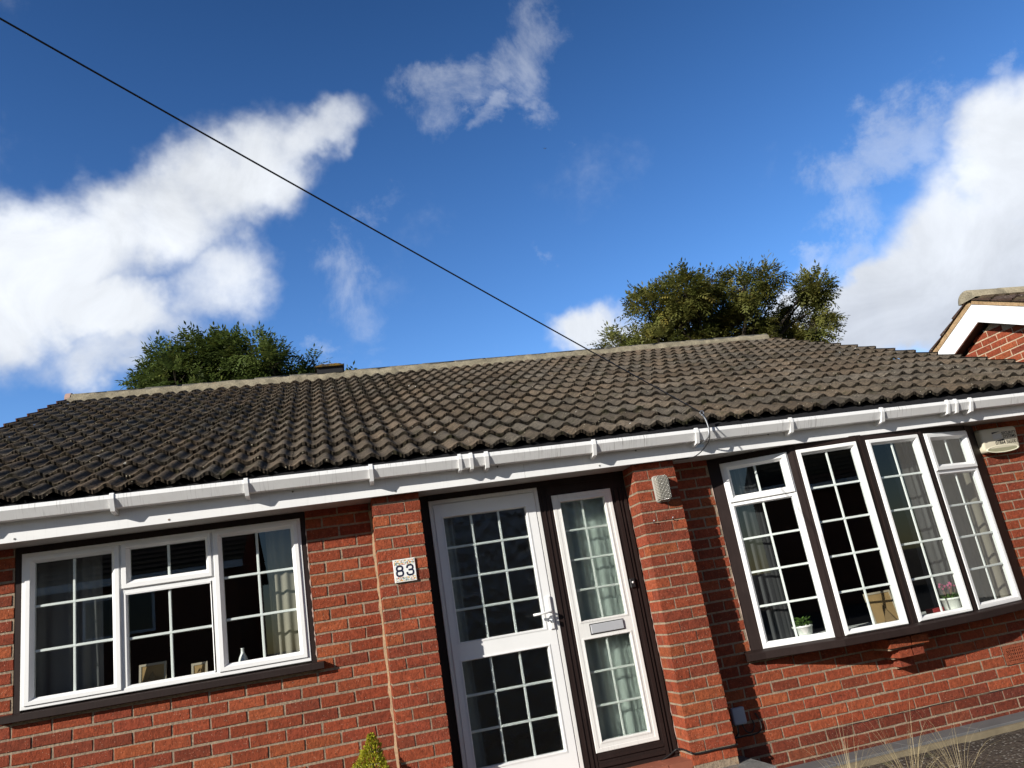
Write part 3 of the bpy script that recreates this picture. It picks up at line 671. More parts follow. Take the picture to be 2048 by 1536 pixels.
def bars(mb, T, g, nc, nr, w=0.0185, d=-0.010):
    L, Rr, Bt, Tp = g; h = w / 2
    us_ = [L + (Rr - L) * i / nc for i in range(1, nc)]
    prof = [(-h, d - .008), (-h * .6, d - .001), (h * .6, d - .001), (h, d - .008)]
    for u in us_:
        for a, b in zip(prof, prof[1:]): mb.quad([T(u + a[0], Bt, a[1]), T(u + b[0], Bt, b[1]), T(u + b[0], Tp, b[1]), T(u + a[0], Tp, a[1])])
    for k in range(1, nr):
        v = Bt + (Tp - Bt) * k / nr; d2 = .0012
        for a, b in zip(prof, prof[1:]): mb.quad([T(L, v + a[0], a[1] + d2), T(L, v + b[0], b[1] + d2), T(Rr, v + b[0], b[1] + d2), T(Rr, v + a[0], a[1] + d2)])
def pane(T, g, parent, mat, name='glass_pane', tilt=0.0006):
    L, Rr, Bt, Tp = g; mb = MB(); e = .003
    a, b = random.uniform(-tilt, tilt), random.uniform(-tilt, tilt)
    mb.quad([T(L - e, Bt - e, -.0075 - a - b), T(Rr + e, Bt - e, -.0075 + a - b), T(Rr + e, Tp + e, -.0075 + a + b), T(L - e, Tp + e, -.0075 - a + b)])
    mb.build(name, mat, parent, fix=False)
def light(T, win, u0, u1, v0, v1, g, nc, nr, raised, name='casement', mat=None, gm=None):
    mb = MB(); sash(mb, T, u0, u1, v0, v1, g, raised); bars(mb, T, g, nc, nr)
    mb.build(name, mat or M['white'], win); pane(T, g, win, gm or M['glass'])

# --- left three-light window
T = flat(0.012)
wf = MB(); wf.frame(0.047, 1.769, 0.112, 1.056, OUT, T)
wf.pbox(0.607, 0.640, 0.142, 1.026, -.03, .010, T); wf.pbox(1.170, 1.205, 0.142, 1.026, -.03, .010, T); wf.pbox(0.640, 1.170, 0.708, 0.757, -.03, .0085, T)
win = wf.build('window', M['white'], house)
light(T, win, 0.068, 0.618, 0.133, 1.030, (0.119, 0.568, 0.174, 0.990), 2, 3, True)
light(T, win, 0.630, 1.182, 0.748, 1.035, (0.680, 1.147, 0.799, 0.998), 2, 1, True)
light(T, win, 0.636, 1.180, 0.138, 0.720, (0.660, 1.163, 0.154, 0.711), 2, 2, False)
light(T, win, 1.197, 1.748, 0.138, 1.044, (1.250, 1.700, 0.183, 0.998), 2, 3, True)
br = MB()
br.box(0.012, 0.047, 0.003, 0.05, 0.10, 1.056); br.box(1.769, 1.800, 0.003, 0.05, 0.10, 1.056); br.box(0.012, 1.800, 0.002, 0.05, 1.056, 1.0985)
br.build('brown_surround', M['brown'], win)
sl = MB(); sl.mesh([(x, y, z) for x in (-0.054, 1.846) for y, z in ((0.10, 0.112), (-0.052, 0.094), (-0.056, 0.090), (-0.056, 0.056), (-0.046, 0.052), (0.0, 0.052), (0.10, 0.052))],
   [(0, 1, 2, 3, 4, 5, 6), (13, 12, 11, 10, 9, 8, 7)] + [(k, (k + 1) % 7, 7 + (k + 1) % 7, 7 + k) for k in range(7)])
sl.build('sill', M['brown'], win)

# --- front door and side light
dw = MB(); Y0 = 0.0
def bx(x0, x1, z0, z1, y=0.0, mb=dw): mb.box(x0, x1, y, 0.10, z0, z1)
bx(2.581, 2.664, -0.93, 1.098, .012); bx(2.664, 4.171, 1.056, 1.0985, .0); bx(3.478, 3.578, -0.93, 1.056, .004); bx(3.578, 4.171, 0.982, 1.056, .006)
bx(4.046, 4.171, -0.93, 0.982, .008); bx(3.578, 4.046, -0.93, -0.800, .008)
for x in (3.512, 3.545): dw.box(x - .004, x + .004, -.003, .003, -0.93, 1.05)
for x, w, p in ((4.085, .012, .012), (4.115, .006, .009), (4.150, .010, .014)): dw.box(x - w, x + w, .008 - p, .007, -0.905, 0.975)
for z, w, p in ((-0.835, .010, .010), (-0.880, .012, .014)): dw.box(3.585, 4.07, .008 - p, .0065, z - w, z + w)
door_surround = dw.build('door_surround', M['brown'], house)
T = flat(0.012)
df = MB(); df.frame(2.664, 3.478, -1.0, 1.056, OUT, T)
door = df.build('front_door', M['oldwhite'], house)
dl = MB(); DL = (2.692, 3.446, -0.905, 1.024); Ug = (2.757, 3.369, 0.061, 0.927); Lg = (2.750, 3.369, -0.742, -0.060)
def door_leaf(mb, T, L, gs, d=.018):
    u0, u1, v0, v1 = L; gu0 = min(g[0] for g in gs); gu1 = max(g[1] for g in gs)
    mb.frame(u0, u1, v0, v1, [(0, -.02), (0, d - .003), (.004, d), (.006, d)], T)
    us_ = (u0 + .006, u1 - .006)
    zsx = [v0 + .006] + [z for g in sorted(gs, key=lambda g: g[2]) for z in (g[2], g[3])] + [v1 - .006]
    for a, b in zip(zsx[::2], zsx[1::2]): mb.quad([T(us_[0], a, d), T(us_[1], a, d), T(us_[1], b, d), T(us_[0], b, d)])
    for g in gs:
        mb.quad([T(us_[0], g[2], d), T(g[0], g[2], d), T(g[0], g[3], d), T(us_[0], g[3], d)]); mb.quad([T(g[1], g[2], d), T(us_[1], g[2], d), T(us_[1], g[3], d), T(g[1], g[3], d)])
        mb.frame(g[0], g[1], g[2], g[3], [(0, d), (-.012, d + .0004), (-.012, d + .003), (-.002, d + .004), (.004, -.006), (.004, -.03)], T)
door_leaf(dl, T, DL, [Ug, Lg])
bars(dl, T, Ug, 3, 4); bars(dl, T, Lg, 3, 3)
dl.build('door_leaf', M['white'], door)
pane(T, Ug, door, M['leafglass']); pane(T, Lg, door, M['leafglass'])
hd = MB(); hd.bbox(3.405, 3.437, -.020, -.0065, 0.045, 0.272, .006); hd.tube([(3.421, -.018, 0.165), (3.421, -.052, 0.165), (3.412, -.060, 0.165), (3.36, -.064, 0.163), (3.285, -.062, 0.161)], .0085, 10)
ho = hd.build('door_handle', M['white'], door)
ky = MB(); ky.tube([(3.424, -.019, 0.108), (3.424, -.030, 0.108)], .010, 12); ky.box(3.418, 3.430, -.046, -.029, 0.088, 0.118); ky.box(3.385, 3.424, -.034, -.031, 0.100, 0.110)
ky.build('lock_barrel', M['chrome'], door)
sf_ = MB(); sf_.frame(3.578, 4.046, -0.800, 0.980, OUT, T)
side = sf_.build('side_light', M['oldwhite'], house)
SU = (3.638, 3.986, 0.062, 0.926); SLg = (3.634, 3.986, -0.734, -0.065)
sl_ = MB(); door_leaf(sl_, T, (3.604, 4.020, -0.774, 0.954), [SU, SLg], .012); bars(sl_, T, SU, 2, 4, .017); bars(sl_, T, SLg, 2, 3, .017)
sl_.build('glazed_panel', M['oldwhite'], side)
pane(T, SU, side, M['rainglass']); pane(T, SLg, side, M['rainglass'])
lp = MB(); lp.bbox(3.697, 3.943, -.014, -.0015, -0.032, 0.030, .003); lpo = lp.build('letter_plate', M['grey'], side)
lq = MB(); lq.frame(3.691, 3.949, -0.038, 0.036, [(0, .0125), (0, .0155), (.0055, .0155), (.0055, .0125)], T); lq.build('letter_plate_gasket', M['black'], side)
st = MB()
for i in range(8): st.box(2.60 + i * .2 + .003, 2.80 + i * .2 - .003 if i < 7 else 4.17, -0.20, 0.05, -0.975, -0.928, jit=.001)
sto = st.build('door_step', M['redtile'], house)
s2 = MB(); s2.box(2.59, 4.165, -0.19, 0.10, -1.2, -0.978); s2.bbox(4.10, 4.62, -0.50, -0.003, -1.22, -1.012, .02); s2.build('step_base', M['concrete'], sto)

# --- bow window
SEG = [((4.972, -0.018), (5.468, -0.190)), ((5.531, -0.218), (6.030, -0.281)), ((6.122, -0.273), (6.633, -0.240)), ((6.704, -0.226), (7.222, -0.109))]
ZB, ZT = -0.3465, 1.0496
post = MB()
def prism(mb, pts, z0, z1):
    n = len(pts); vs = [(x, y, z0) for x, y in pts] + [(x, y, z1) for x, y in pts]
    mb.mesh(vs, [tuple(range(n)), tuple(range(n, 2 * n))] + [(k, (k + 1) % n, n + (k + 1) % n, n + k) for k in range(n)])
ends = [((4.884, 0.012), (4.972, -0.018))] + [(SEG[i][1], SEG[i + 1][0]) for i in range(3)] + [(SEG[3][1], (7.398, -0.012))]
for i, (a, b) in enumerate(ends):
    d = Vector((b[0] - a[0], b[1] - a[1])).normalized(); nn = Vector((d.y, -d.x)); k = .006
    prism(post, [(a[0] + nn.x * k, a[1] + nn.y * k), (b[0] + nn.x * k, b[1] + nn.y * k), (b[0] - nn.x * .07, b[1] - nn.y * .07), (a[0] - nn.x * .07, a[1] - nn.y * .07)], ZB - .002, 1.085)
    if 0 < i < 4:
        mx_, my_ = (a[0] + b[0]) / 2, (a[1] + b[1]) / 2
        prism(post, [(mx_ - d.x * .012 + nn.x * .012, my_ - d.y * .012 + nn.y * .012), (mx_ + d.x * .012 + nn.x * .012, my_ + d.y * .012 + nn.y * .012), (mx_ + d.x * .012 + nn.x * .005, my_ + d.y * .012 + nn.y * .005), (mx_ - d.x * .012 + nn.x * .005, my_ - d.y * .012 + nn.y * .005)], ZB - .001, 1.08)
hp = [(4.884, 0.012)] + [q for s in SEG for q in s] + [(7.398, -0.012)]
head = [(x, y + .0) for x, y in hp]
prism(post, [(x, min(y, .012)) for x, y in head] + [(7.398, .12), (4.884, .12)], ZT + .001, 1.0975)
bow = post.build('bow_window', M['brown'], house)
bs = MB()
spts = [(4.826, -0.052), (4.95, -0.075), (5.49, -0.262), (6.07, -0.335), (6.67, -0.292), (7.24, -0.160), (7.452, -0.050)]
import bisect
def sstrip(y_out, z): return [(x, y + y_out, z) for x, y in spts]
lay = [(0.06, ZB + .002), (0.006, ZB - .014), (0.0, ZB - .020), (0.0, ZB - .064), (0.010, ZB - .070), (0.02, ZB - .070)]
vs = []; n = len(spts)
for yo, z in lay: vs += sstrip(yo, z)
fs = [(r * n + k, r * n + k + 1, (r + 1) * n + k + 1, (r + 1) * n + k) for r in range(len(lay) - 1) for k in range(n - 1)]
bs.mesh(vs, fs)
bot = [(x, y + .02, ZB - .070) for x, y in spts]; bs.quad(bot + [(7.452, -.001, ZB - .070), (4.826, -.001, ZB - .070)])
top = [(x, y + .06, ZB + .002) for x, y in spts]; bs.quad(top + [(7.40, .1, ZB + .002), (4.88, .1, ZB + .002)])
for e in (0, -1): bs.quad([(spts[e][0], spts[e][1] + yo, z) for yo, z in lay] + [(spts[e][0], -.001, ZB - .070), (spts[e][0], -.001, ZB + .002)])
bs.build('sill', M['brown'], bow)
ib = MB(); prism(ib, [(x, y + .09) for x, y in spts] + [(7.40, .28), (4.88, .28)], ZB + .004, ZB + .016); ib.build('window_board', M['white'], bow)
for i, (p0, p1) in enumerate(SEG):
    T, L = seg(p0, p1)
    if i in (0, 3):
        f_ = MB(); f_.frame(0, L, ZB, ZT, [(0, -.03), (0, .008), (.003, .011), (.020, .011), (.022, .008), (.022, -.03)], T)
        f_.pbox(.022, L - .022, 0.715, 0.748, -.03, .0075, T); f_.build('window_frame', M['white'], bow)
        light(T, bow, 0.012, L - 0.012, 0.738, ZT - 0.012, (0.066, L - 0.062, 0.787, 0.992), 2, 1, True)
        light(T, bow, 0.012, L - 0.012, ZB + 0.008, 0.722, (0.046, L - 0.046, -0.302, 0.702), 2, 5 if False else 4, False)
    else:
        f_ = MB(); f_.frame(0, L, ZB, ZT, [(0, -.03), (0, .008), (.003, .011), (.012, .011), (.014, .008), (.014, -.03)], T); f_.build('window_frame', M['white'], bow)
        light(T, bow, 0.008, L - 0.008, ZB + .006, ZT - .006, (0.043, L - 0.043, -0.308, 1.004), 2, 5, True)

PAINT = simple('pinkish_old_paint', (0.50, 0.37, 0.31), .9, .1, .3)
for x0, z0, z1 in ((4.8765, -.34, .90), (1.8035, .13, 1.0), (4.172, -.9, .85)):
    pt = MB(); yb = -.0022 if x0 != 4.172 else -.0016; n_ = 46; ww = [max(.0004, random.uniform(-.003, .0065)) for _ in range(n_ + 1)]; zz_ = [z0 + (z1 - z0) * i / n_ for i in range(n_ + 1)]
    vs = [(x0 - w, yb, z) for w, z in zip(ww, zz_)] + [(x0 + w * .4, yb, z) for w, z in zip(ww, zz_)]
    pt.mesh(vs, [(i, n_ + 1 + i, n_ + 2 + i, i + 1) for i in range(n_)]); pt.build('paint_edge', PAINT, house, fix=False)

# --- rooms behind the glass
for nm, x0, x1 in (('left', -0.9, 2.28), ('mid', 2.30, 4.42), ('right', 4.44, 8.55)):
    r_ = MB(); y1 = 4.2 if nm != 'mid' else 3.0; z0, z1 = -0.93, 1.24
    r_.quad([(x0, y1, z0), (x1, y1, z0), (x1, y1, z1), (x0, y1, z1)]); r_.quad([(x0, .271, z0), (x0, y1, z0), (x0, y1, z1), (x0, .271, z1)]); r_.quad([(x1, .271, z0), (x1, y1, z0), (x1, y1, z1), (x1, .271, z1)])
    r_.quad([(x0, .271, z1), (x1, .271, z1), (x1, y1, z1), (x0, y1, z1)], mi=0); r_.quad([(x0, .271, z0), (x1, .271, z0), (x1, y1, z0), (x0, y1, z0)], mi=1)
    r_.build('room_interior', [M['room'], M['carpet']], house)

# ------------------------------------------------------------------ things on and in the house
def curtain(name, x0, x1, y, z0, z1, mat, label, waves, amp=0.03, gather=0.0, group=None, curve=None):
    mb = MB(); NX = waves * 8; NZ = 10; vs = []
    ph = random.uniform(0, 6)
    for k in range(NZ + 1):
        t = k / NZ; z = z0 + (z1 - z0) * t
        for i in range(NX + 1):
            u = i / NX; sag = 1 - gather * math.sin(math.pi * min(1, t * 1.3)) * 0.5
            x = x0 + (x1 - x0) * u * sag
            yy = y + amp * (.6 * math.sin(u * waves * 2 * math.pi + ph + .9 * math.sin(t * 2.3 + u * 5)) + .4 * math.sin(u * waves * 3.7 + ph * 2 + .6 * math.sin(t * 4))) * (0.55 + 0.45 * math.sin(u * 7 + ph + t)) + (curve(x) if curve else 0)
            vs.append((x, yy, z))
    fs = [(k * (NX + 1) + i, k * (NX + 1) + i + 1, (k + 1) * (NX + 1) + i + 1, (k + 1) * (NX + 1) + i) for k in range(NZ) for i in range(NX)]
    mb.mesh(vs, fs, (1, 1, 1), True)
    return mb.build(name, mat, None, ((x0 + x1) / 2, y, z0), label, 'curtain', group)
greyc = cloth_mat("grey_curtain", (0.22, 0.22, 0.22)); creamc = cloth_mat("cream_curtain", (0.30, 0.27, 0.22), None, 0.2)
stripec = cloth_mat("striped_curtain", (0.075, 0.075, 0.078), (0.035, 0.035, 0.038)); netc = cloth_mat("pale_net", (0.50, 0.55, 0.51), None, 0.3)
curtain('curtain', 0.04, 0.46, 0.20, -0.6, 1.10, greyc, 'grey curtain drawn back at the left side of the three-light window', 5)
curtain('curtain', 1.52, 1.78, 0.20, -0.6, 1.10, creamc, 'cream sunlit curtain at the right side of the three-light window', 4)
curtain('curtain', 4.98, 5.27, 0.02, -0.33, 1.10, stripec, 'dark grey striped curtain in the leftmost light of the bow window', 4, .022)
curtain('curtain', 6.50, 6.74, -0.03, -0.33, 1.10, cloth_mat("pale_grey_curtain", (0.085, 0.085, 0.085)), 'pale grey pleated curtain in the third light of the bow window', 5, .015)
curtain('curtain', 6.98, 7.34, 0.06, -0.33, 1.10, creamc, 'broad cream curtain in the rightmost light of the bow window', 4, .028)
curtain('net_curtain', 3.60, 4.06, 0.13, -0.93, 1.08, netc, 'pale green grey net curtain behind the side light of the door', 6, .02)
curtain('net_curtain', 2.68, 2.86, 0.30, -0.93, 1.08, cloth_mat("grey_net", (0.32, 0.34, 0.34)), 'narrow grey net curtain behind the left edge of the door glass', 3, .02)

def pframe(x, y, z, w, h, label, tilt=0.18):
    o = empty('picture_frame', (x, y, z), label, 'picture frame', 'picture frames seen from behind on the window sills')
    b = MB(); Tt = lambda u, v, n: (x + u - w / 2, y - n * 1.0 + v * tilt, z + v)
    b.frame(0, w, 0, h, [(0, -.008), (0, .008), (.014, .008), (.014, .003)], Tt); b.build('frame_edge', simple("pale_wood", (0.34, 0.29, 0.22), .6), o)
    b = MB(); b.pbox(.012, w - .012, .012, h - .012, -.004, .004, Tt); b.build('back_board', simple("hardboard", (0.30, 0.195, 0.09), .85, .1, .2, 12), o)
    b = MB(); s = w * .22
    vs = [Tt(w * .5 - s, .0, .05), Tt(w * .5 + s, .0, .05), Tt(w * .5, h * .62, .005)]; vs2 = [Tt(w * .5 - s, .0, .047), Tt(w * .5 + s, .0, .047), Tt(w * .5, h * .62, .0045)]
    b.mesh(vs + vs2, [(0, 1, 2), (3, 4, 5), (0, 1, 4, 3), (1, 2, 5, 4), (2, 0, 3, 5)]); b.build('strut', simple("hardboard_strut", (0.20, 0.13, 0.06), .85), o)
    return o
pframe(0.77, 0.13, 0.135, 0.165, 0.13, 'back of a picture frame left of the centre bar in the three-light window')
pframe(1.055, 0.13, 0.135, 0.10, 0.085, 'back of a small frame right of the centre bar in the three-light window')
pframe(6.00, -0.10, ZB + .017, 0.23, 0.235, 'large brown back of a picture frame in the second light of the bow window')

def pot(x, y, z, r, h, label, flower):
    o = empty('flowerpot', (x, y, z), label, 'flowerpot', 'flowerpots on the bow window sill')
    b = MB(); b.lathe([(0, 0), (r * .78, 0), (r * .8, .004), (r * .97, h * .86), (r * 1.04, h * .87), (r * 1.05, h), (r * .93, h), (r * .9, h * .85), (0, h * .82)], x, y, z, 24)
    b.build('pot', simple("white_glaze", (0.70, 0.71, 0.66), .25, .5, .05), o)
    lf = MB()
    for i in range(70):
        a = random.uniform(0, 6.28); rr = r * 1.05 * math.sqrt(random.random()); hh = h + random.uniform(.0, .055 if not flower else .03)
        c = Vector((x + rr * math.cos(a), y + rr * math.sin(a), z + hh)); d = Vector((math.cos(a), math.sin(a), random.uniform(.2, 1.2))).normalized(); s = d.cross(Vector((0, 0, 1))).normalized(); q = random.uniform(.014, .024)
        g = random.uniform(.6, 1.3); lf.quad([c - d * q, c + s * q * .7, c + d * q, c - s * q * .7], (g, g, g))
        if i % 3 == 0: lf.quad([(x, y, z + h * .8), (x + .002, y, z + h * .8), c, c - s * .001], (.8, .8, .8))
    lf.build('leaves', leaf_mat("pot_leaves", (0.10, 0.20, 0.04), (0.16, 0.26, 0.06), .3), o, fix=False)
    if flower:
        fl = MB(); stm = MB()
        for i in range(13):
            a = random.uniform(0, 6.28); rr = r * .8 * math.sqrt(random.random()); hh = h + random.uniform(.055, .10)
            c = Vector((x + rr * math.cos(a), y + rr * math.sin(a), z + hh)); stm.tube([(x + rr * .4 * math.cos(a), y + rr * .4 * math.sin(a), z + h * .85), tuple(c)], .0013, 5)
            for k in range(5):
                aa = a + k * 1.256; d = Vector((math.cos(aa) * .45, math.sin(aa) * .45, .9)); s = d.cross(Vector((0, 0, 1))).normalized()
                fl.quad([c, c + d * .010 + s * .007, c + d * .024, c + d * .010 - s * .007], (random.uniform(.8, 1.15),) * 3)
        fl.build('flowers', leaf_mat("cyclamen_petals", (0.62, 0.10, 0.26), (0.72, 0.20, 0.36), .3), o, fix=False); stm.build('stems', simple("stem", (0.2, 0.1, 0.06), .7), o)
pot(5.305, -0.060, ZB + .017, 0.072, 0.095, 'round white pot of green leaves in the leftmost light of the bow window', False)
pot(6.590, -0.12, ZB + .017, 0.078, 0.10, 'round white pot of pink cyclamen in the third light of the bow window', True)
vb = MB(); vb.lathe([(0, 0), (.035, 0), (.038, .02), (.026, .07), (.012, .10), (.010, .125), (.013, .13), (0, .13)], 1.325, .16, .135, 18)
vb.build('vase', simple("white_china", (0.72, 0.72, 0.72), .25, .5, .04), None, (1.325, .16, .135), 'slim white china vase behind the right light of the three-light window', 'vase')
bx_ = MB(); bx_.bbox(6.365, 6.47, -.16, -.08, ZB + .017, ZB + .062, .004); bx_.build('small_box', simple("dark_red_card", (0.25, 0.02, 0.02), .5), None, (6.42, -.12, ZB + .017), 'small dark red box beside the cyclamen pot in the bow window', 'box')

# house number tile
pn = empty('house_number_tile', (2.4245, -0.215, 0.510), 'white ceramic tile reading 83 with flowered borders on the left brick pillar', 'number plaque')
Tp = lambda u, v, n: (2.351 + u, -0.2165 - n, 0.510 + v)
PWd, PHt = 0.147, 0.150
b = MB(); b.bbox(2.351, 2.351 + PWd, -.2285, -.2165, .510, .510 + PHt, .002); b.build('tile', simple("white_glazed_tile", (0.80, 0.80, 0.78), .25, .5, .03), pn)
fk = NT("flowered_border"); vv = fk.voro(150); cr = fk.n('ShaderNodeValToRGB'); fk.l(vv.outputs['Color'], cr.inputs[0]); cr.color_ramp.interpolation = 'CONSTANT'
for pos, cc in ((0.0, (0.75, 0.73, 0.66)), (0.36, (0.16, 0.25, 0.14)), (0.45, (0.75, 0.70, 0.62)), (0.52, (0.55, 0.10, 0.06)), (0.60, (0.75, 0.42, 0.08)), (0.68, (0.22, 0.30, 0.34)), (0.76, (0.75, 0.73, 0.66))):
    e = cr.color_ramp.elements.new(pos); e.color = (*cc, 1)
fk.color(cr.outputs[0]); fk.set(.3, .5)
for z0, z1 in ((.112, .144), (.006, .034)):
    b = MB(); b.quad([Tp(.005, z0, .0126), Tp(PWd - .005, z0, .0126), Tp(PWd - .005, z1, .0126), Tp(.005, z1, .0126)]); b.build('flowered_border', fk.m, pn, fix=False)
def ribbon(mb, T, pts, w, n, closed=False):
    P = [Vector(p) for p in pts]; L = len(P); ls = []
    for i, p in enumerate(P):
        if closed: d = (P[(i + 1) % L] - P[i - 1]).normalized()
        else: d = (P[min(i + 1, L - 1)] - P[max(i - 1, 0)]).normalized()
        nn = Vector((-d.y, d.x)); ls.append((p + nn * w / 2, p - nn * w / 2))
    for i in range(L if closed else L - 1):
        a, b_ = ls[i], ls[(i + 1) % L]; mb.quad([T(*a[0], n), T(*a[1], n), T(*b_[1], n), T(*b_[0], n)])
def rrect(cx, cy, w, h, r, a0=0, a1=360, step=15):
    out = []; 
    for q, (sx, sy) in enumerate(((1, 1), (-1, 1), (-1, -1), (1, -1))):
        for k in range(0, 91, step):
            a = R(q * 90 + k); out.append((cx + sx * (w / 2 - r) + r * math.cos(a), cy + sy * (h / 2 - r) + r * math.sin(a)))
    return out
nb = MB(); wd = .0115
ribbon(nb, Tp, rrect(.039, .090, .038, .031, .0135), wd, .0132, True); ribbon(nb, Tp, rrect(.039, .0585, .042, .034, .0145), wd, .0129, True)
up = rrect(.108, .090, .038, .031, .0135); lo = rrect(.108, .0585, .042, .034, .0145); n7 = len(up) // 4
upper = [(.088, .0875)] + up[n7:2 * n7][::-1] + up[0:n7][::-1] + up[3 * n7:][::-1] + [(.097, .0745)]
ribbon(nb, Tp, upper, wd, .0132)
lower = [(.097, .0750)] + lo[0:n7][::-1] + lo[3 * n7:][::-1] + lo[2 * n7:3 * n7][::-1] + [(.087, .0615)]
ribbon(nb, Tp, lower, wd, .0129)
nb.build('numerals', simple("navy_glaze", (0.012, 0.014, 0.04), .3, .5, .05), pn, fix=False)

# bulkhead lamp
lm = empty('bulkhead_lamp', (4.356, -0.215, 0.80), 'small bulkhead lamp with ribbed clear cover on the right brick pillar', 'wall lamp')
def rbox(x0, x1, y0, y1, z0, z1, r, taper=(.95, .86, .70), dome=.0, T=None):
    b = MB(); ring = rrect((x0 + x1) / 2, (z0 + z1) / 2, x1 - x0, z1 - z0, r, step=18); n = len(ring); vs = []
    lv = [(1.0, y1), (1.0, y0 + dome), (taper[0], y0 + dome * .45), (taper[1], y0 + dome * .15), (taper[2], y0)]
    cx, cz = (x0 + x1) / 2, (z0 + z1) / 2
    for s, y in lv: vs += [(cx + (x - cx) * s, y, cz + (z - cz) * s) for x, z in ring]
    fs = [(r_ * n + k, r_ * n + (k + 1) % n, (r_ + 1) * n + (k + 1) % n, (r_ + 1) * n + k) for r_ in range(len(lv) - 1) for k in range(n)] + [tuple((len(lv) - 1) * n + k for k in range(n))]
    if T: vs = [T(*p) for p in vs]
    b.mesh(vs, fs, (1, 1, 1), True); return b
rbox(4.300, 4.411, -.235, -.2152, .795, .992, .02, dome=.004).build('lamp_base', simple("grey_cast_base", (0.30, 0.29, 0.26), .6), lm)
lk = NT("ribbed_lamp_glass"); wv_ = lk.n('ShaderNodeTexWave'); wv_.bands_direction = 'Z'; wv_.inputs['Scale'].default_value = 28; lk.l(lk.obj, wv_.inputs['Vector'])
wx_ = lk.n('ShaderNodeTexWave'); wx_.bands_direction = 'X'; wx_.inputs['Scale'].default_value = 28; lk.l(lk.obj, wx_.inputs['Vector'])
hh_ = lk.math('ADD', wv_.outputs['Fac'], wx_.outputs['Fac'])
lk.color(lk.mix(lk.rng(hh_, .4, 1.5), (0.22, 0.205, 0.17), (0.52, 0.50, 0.44))); lk.set(.18, .6); lk.b.inputs['Transmission Weight'].default_value = .25; lk.bump(hh_, .8, .008)
rbox(4.305, 4.406, -.290, -.2352, .80, .987, .024, dome=.018).build('ribbed_cover', lk.m, lm)
for x, z, nm in ((4.241, .662, 'left'), (4.391, .666, 'right')):
    b = MB(); b.tube([(x, -.21, z), (x, -.236, z), (x, -.243, z + .004), (x, -.245, z + .012)], .0032, 8)
    b.build('wall_hook', M['chrome'], None, (x, -.215, z), 'small screw hook below the bulkhead lamp, the %s of the two' % nm, 'hook', 'screw hooks under the lamp')
b = MB(); b.bbox(4.052, 4.090, -.022, -.0065, .236, .300, .004); db = b.build('doorbell', M['black'], None, (4.07, -.0065, .236), 'small black doorbell with white push on the brown frame right of the side light', 'doorbell')
b = MB(); b.tube([(4.071, -.0225, .272), (4.071, -.026, .272)], .008, 14); b.build('push_button', M['white'], db)

# alarm box
al = empty('alarm_box', (7.59, 0.0, 0.84), 'cream burglar alarm box lettered SECURITY SYSTEMS on the brick beside the bow window', 'alarm box')
AW0, AW1, AZb, AZt, AY = 7.392, 7.775, 0.845, 1.045, -0.085
def alT(x, y, z):
    t = (z - AZb) / (AZt - AZb); cx = (AW0 + AW1) / 2; return (cx + (x - cx) * (0.965 + 0.035 * t), y + (0.0 if y > -.03 else .018 * (1 - t)), z)
ab_ = rbox(AW0, AW1, AY, -.001, AZb, AZt, .032, (.985, .955, .90), .022, T=alT)
ab_.build('alarm_cover', simple("cream_plastic", (0.60, 0.55, 0.42), .45, .4, .06, 8), al)
b = MB(); K = 28; ring = [(math.cos(2 * math.pi * k / K), math.sin(2 * math.pi * k / K)) for k in range(K)]
cx, cz = (AW0 + AW1) / 2, AZb + .018
lv = [(.166, .032, -.060), (.172, .034, -.070), (.164, .029, -.075), (.152, .0235, -.069)]; vs = []
for a, c_, y in lv: vs += [(cx + a * p, y, cz + c_ * q) for p, q in ring]
fs = [(r_ * K + k, r_ * K + (k + 1) % K, (r_ + 1) * K + (k + 1) % K, (r_ + 1) * K + k) for r_ in range(3) for k in range(K)]
b.mesh(vs, fs, (1, 1, 1), True); b.build('strobe_rim', simple("pale_cream_plastic", (0.68, 0.65, 0.50), .35, .4, .04), al)
b = MB(); b.mesh([(cx + .152 * p, -.0695, cz + .0235 * q) for p, q in ring], [tuple(range(K))]); b.build('strobe_lens', simple("olive_lens", (0.26, 0.25, 0.16), .3, .5, .1), al)
Ta = lambda u, v, n: (7.392 + u, AY - .0012 - n + .018 * (1 - v / .2), .845 + v)
for q in ([Ta(.115, .148, .0006), Ta(.205, .165, .0006), Ta(.115, .163, .0006)], [Ta(.225, .085, .0006), Ta(.225, .102, .0006), Ta(.135, .085, .0006)]):
    em = MB(); em.quad(q); em.build('emblem_wedge', M['black'], al, fix=False)
b = MB(); b.quad([Ta(.117, .104, .0004), Ta(.210, .104, .0004), Ta(.210, .146, .0004), Ta(.117, .146, .0004)]); b.build('faded_panel', simple("faded_grey_print", (0.55, 0.54, 0.50), .5), al, fix=False)
def text_mesh(txt, size, pos, name, parent, mat):
    cu = bpy.data.curves.new(name, 'FONT'); cu.body = txt; cu.size = size * 1.28; cu.offset = size * .02; cu.align_x = 'LEFT'
    tmp = bpy.data.objects.new('t', cu); col.objects.link(tmp)
    dg = bpy.context.evaluated_depsgraph_get(); me = bpy.data.meshes.new_from_object(tmp.evaluated_get(dg)); 
    vs = [tuple(v.co) for v in me.vertices]; fs = [tuple(p.vertices) for p in me.polygons]
    bpy.data.objects.remove(tmp); bpy.data.curves.remove(cu)
    b = MB(); b.mesh([Ta(pos[0] + x, pos[1] + y, .0006) for x, y, z in vs], fs); b.build(name, mat, parent, fix=False)
text_mesh("SECURITY", .027, (.212, .134), 'lettering', al, M['black']); text_mesh("SYSTEMS", .027, (.222, .104), 'lettering', al, M['black']); text_mesh("01664 565001", .032, (.130, .056), 'lettering', al, M['black'])

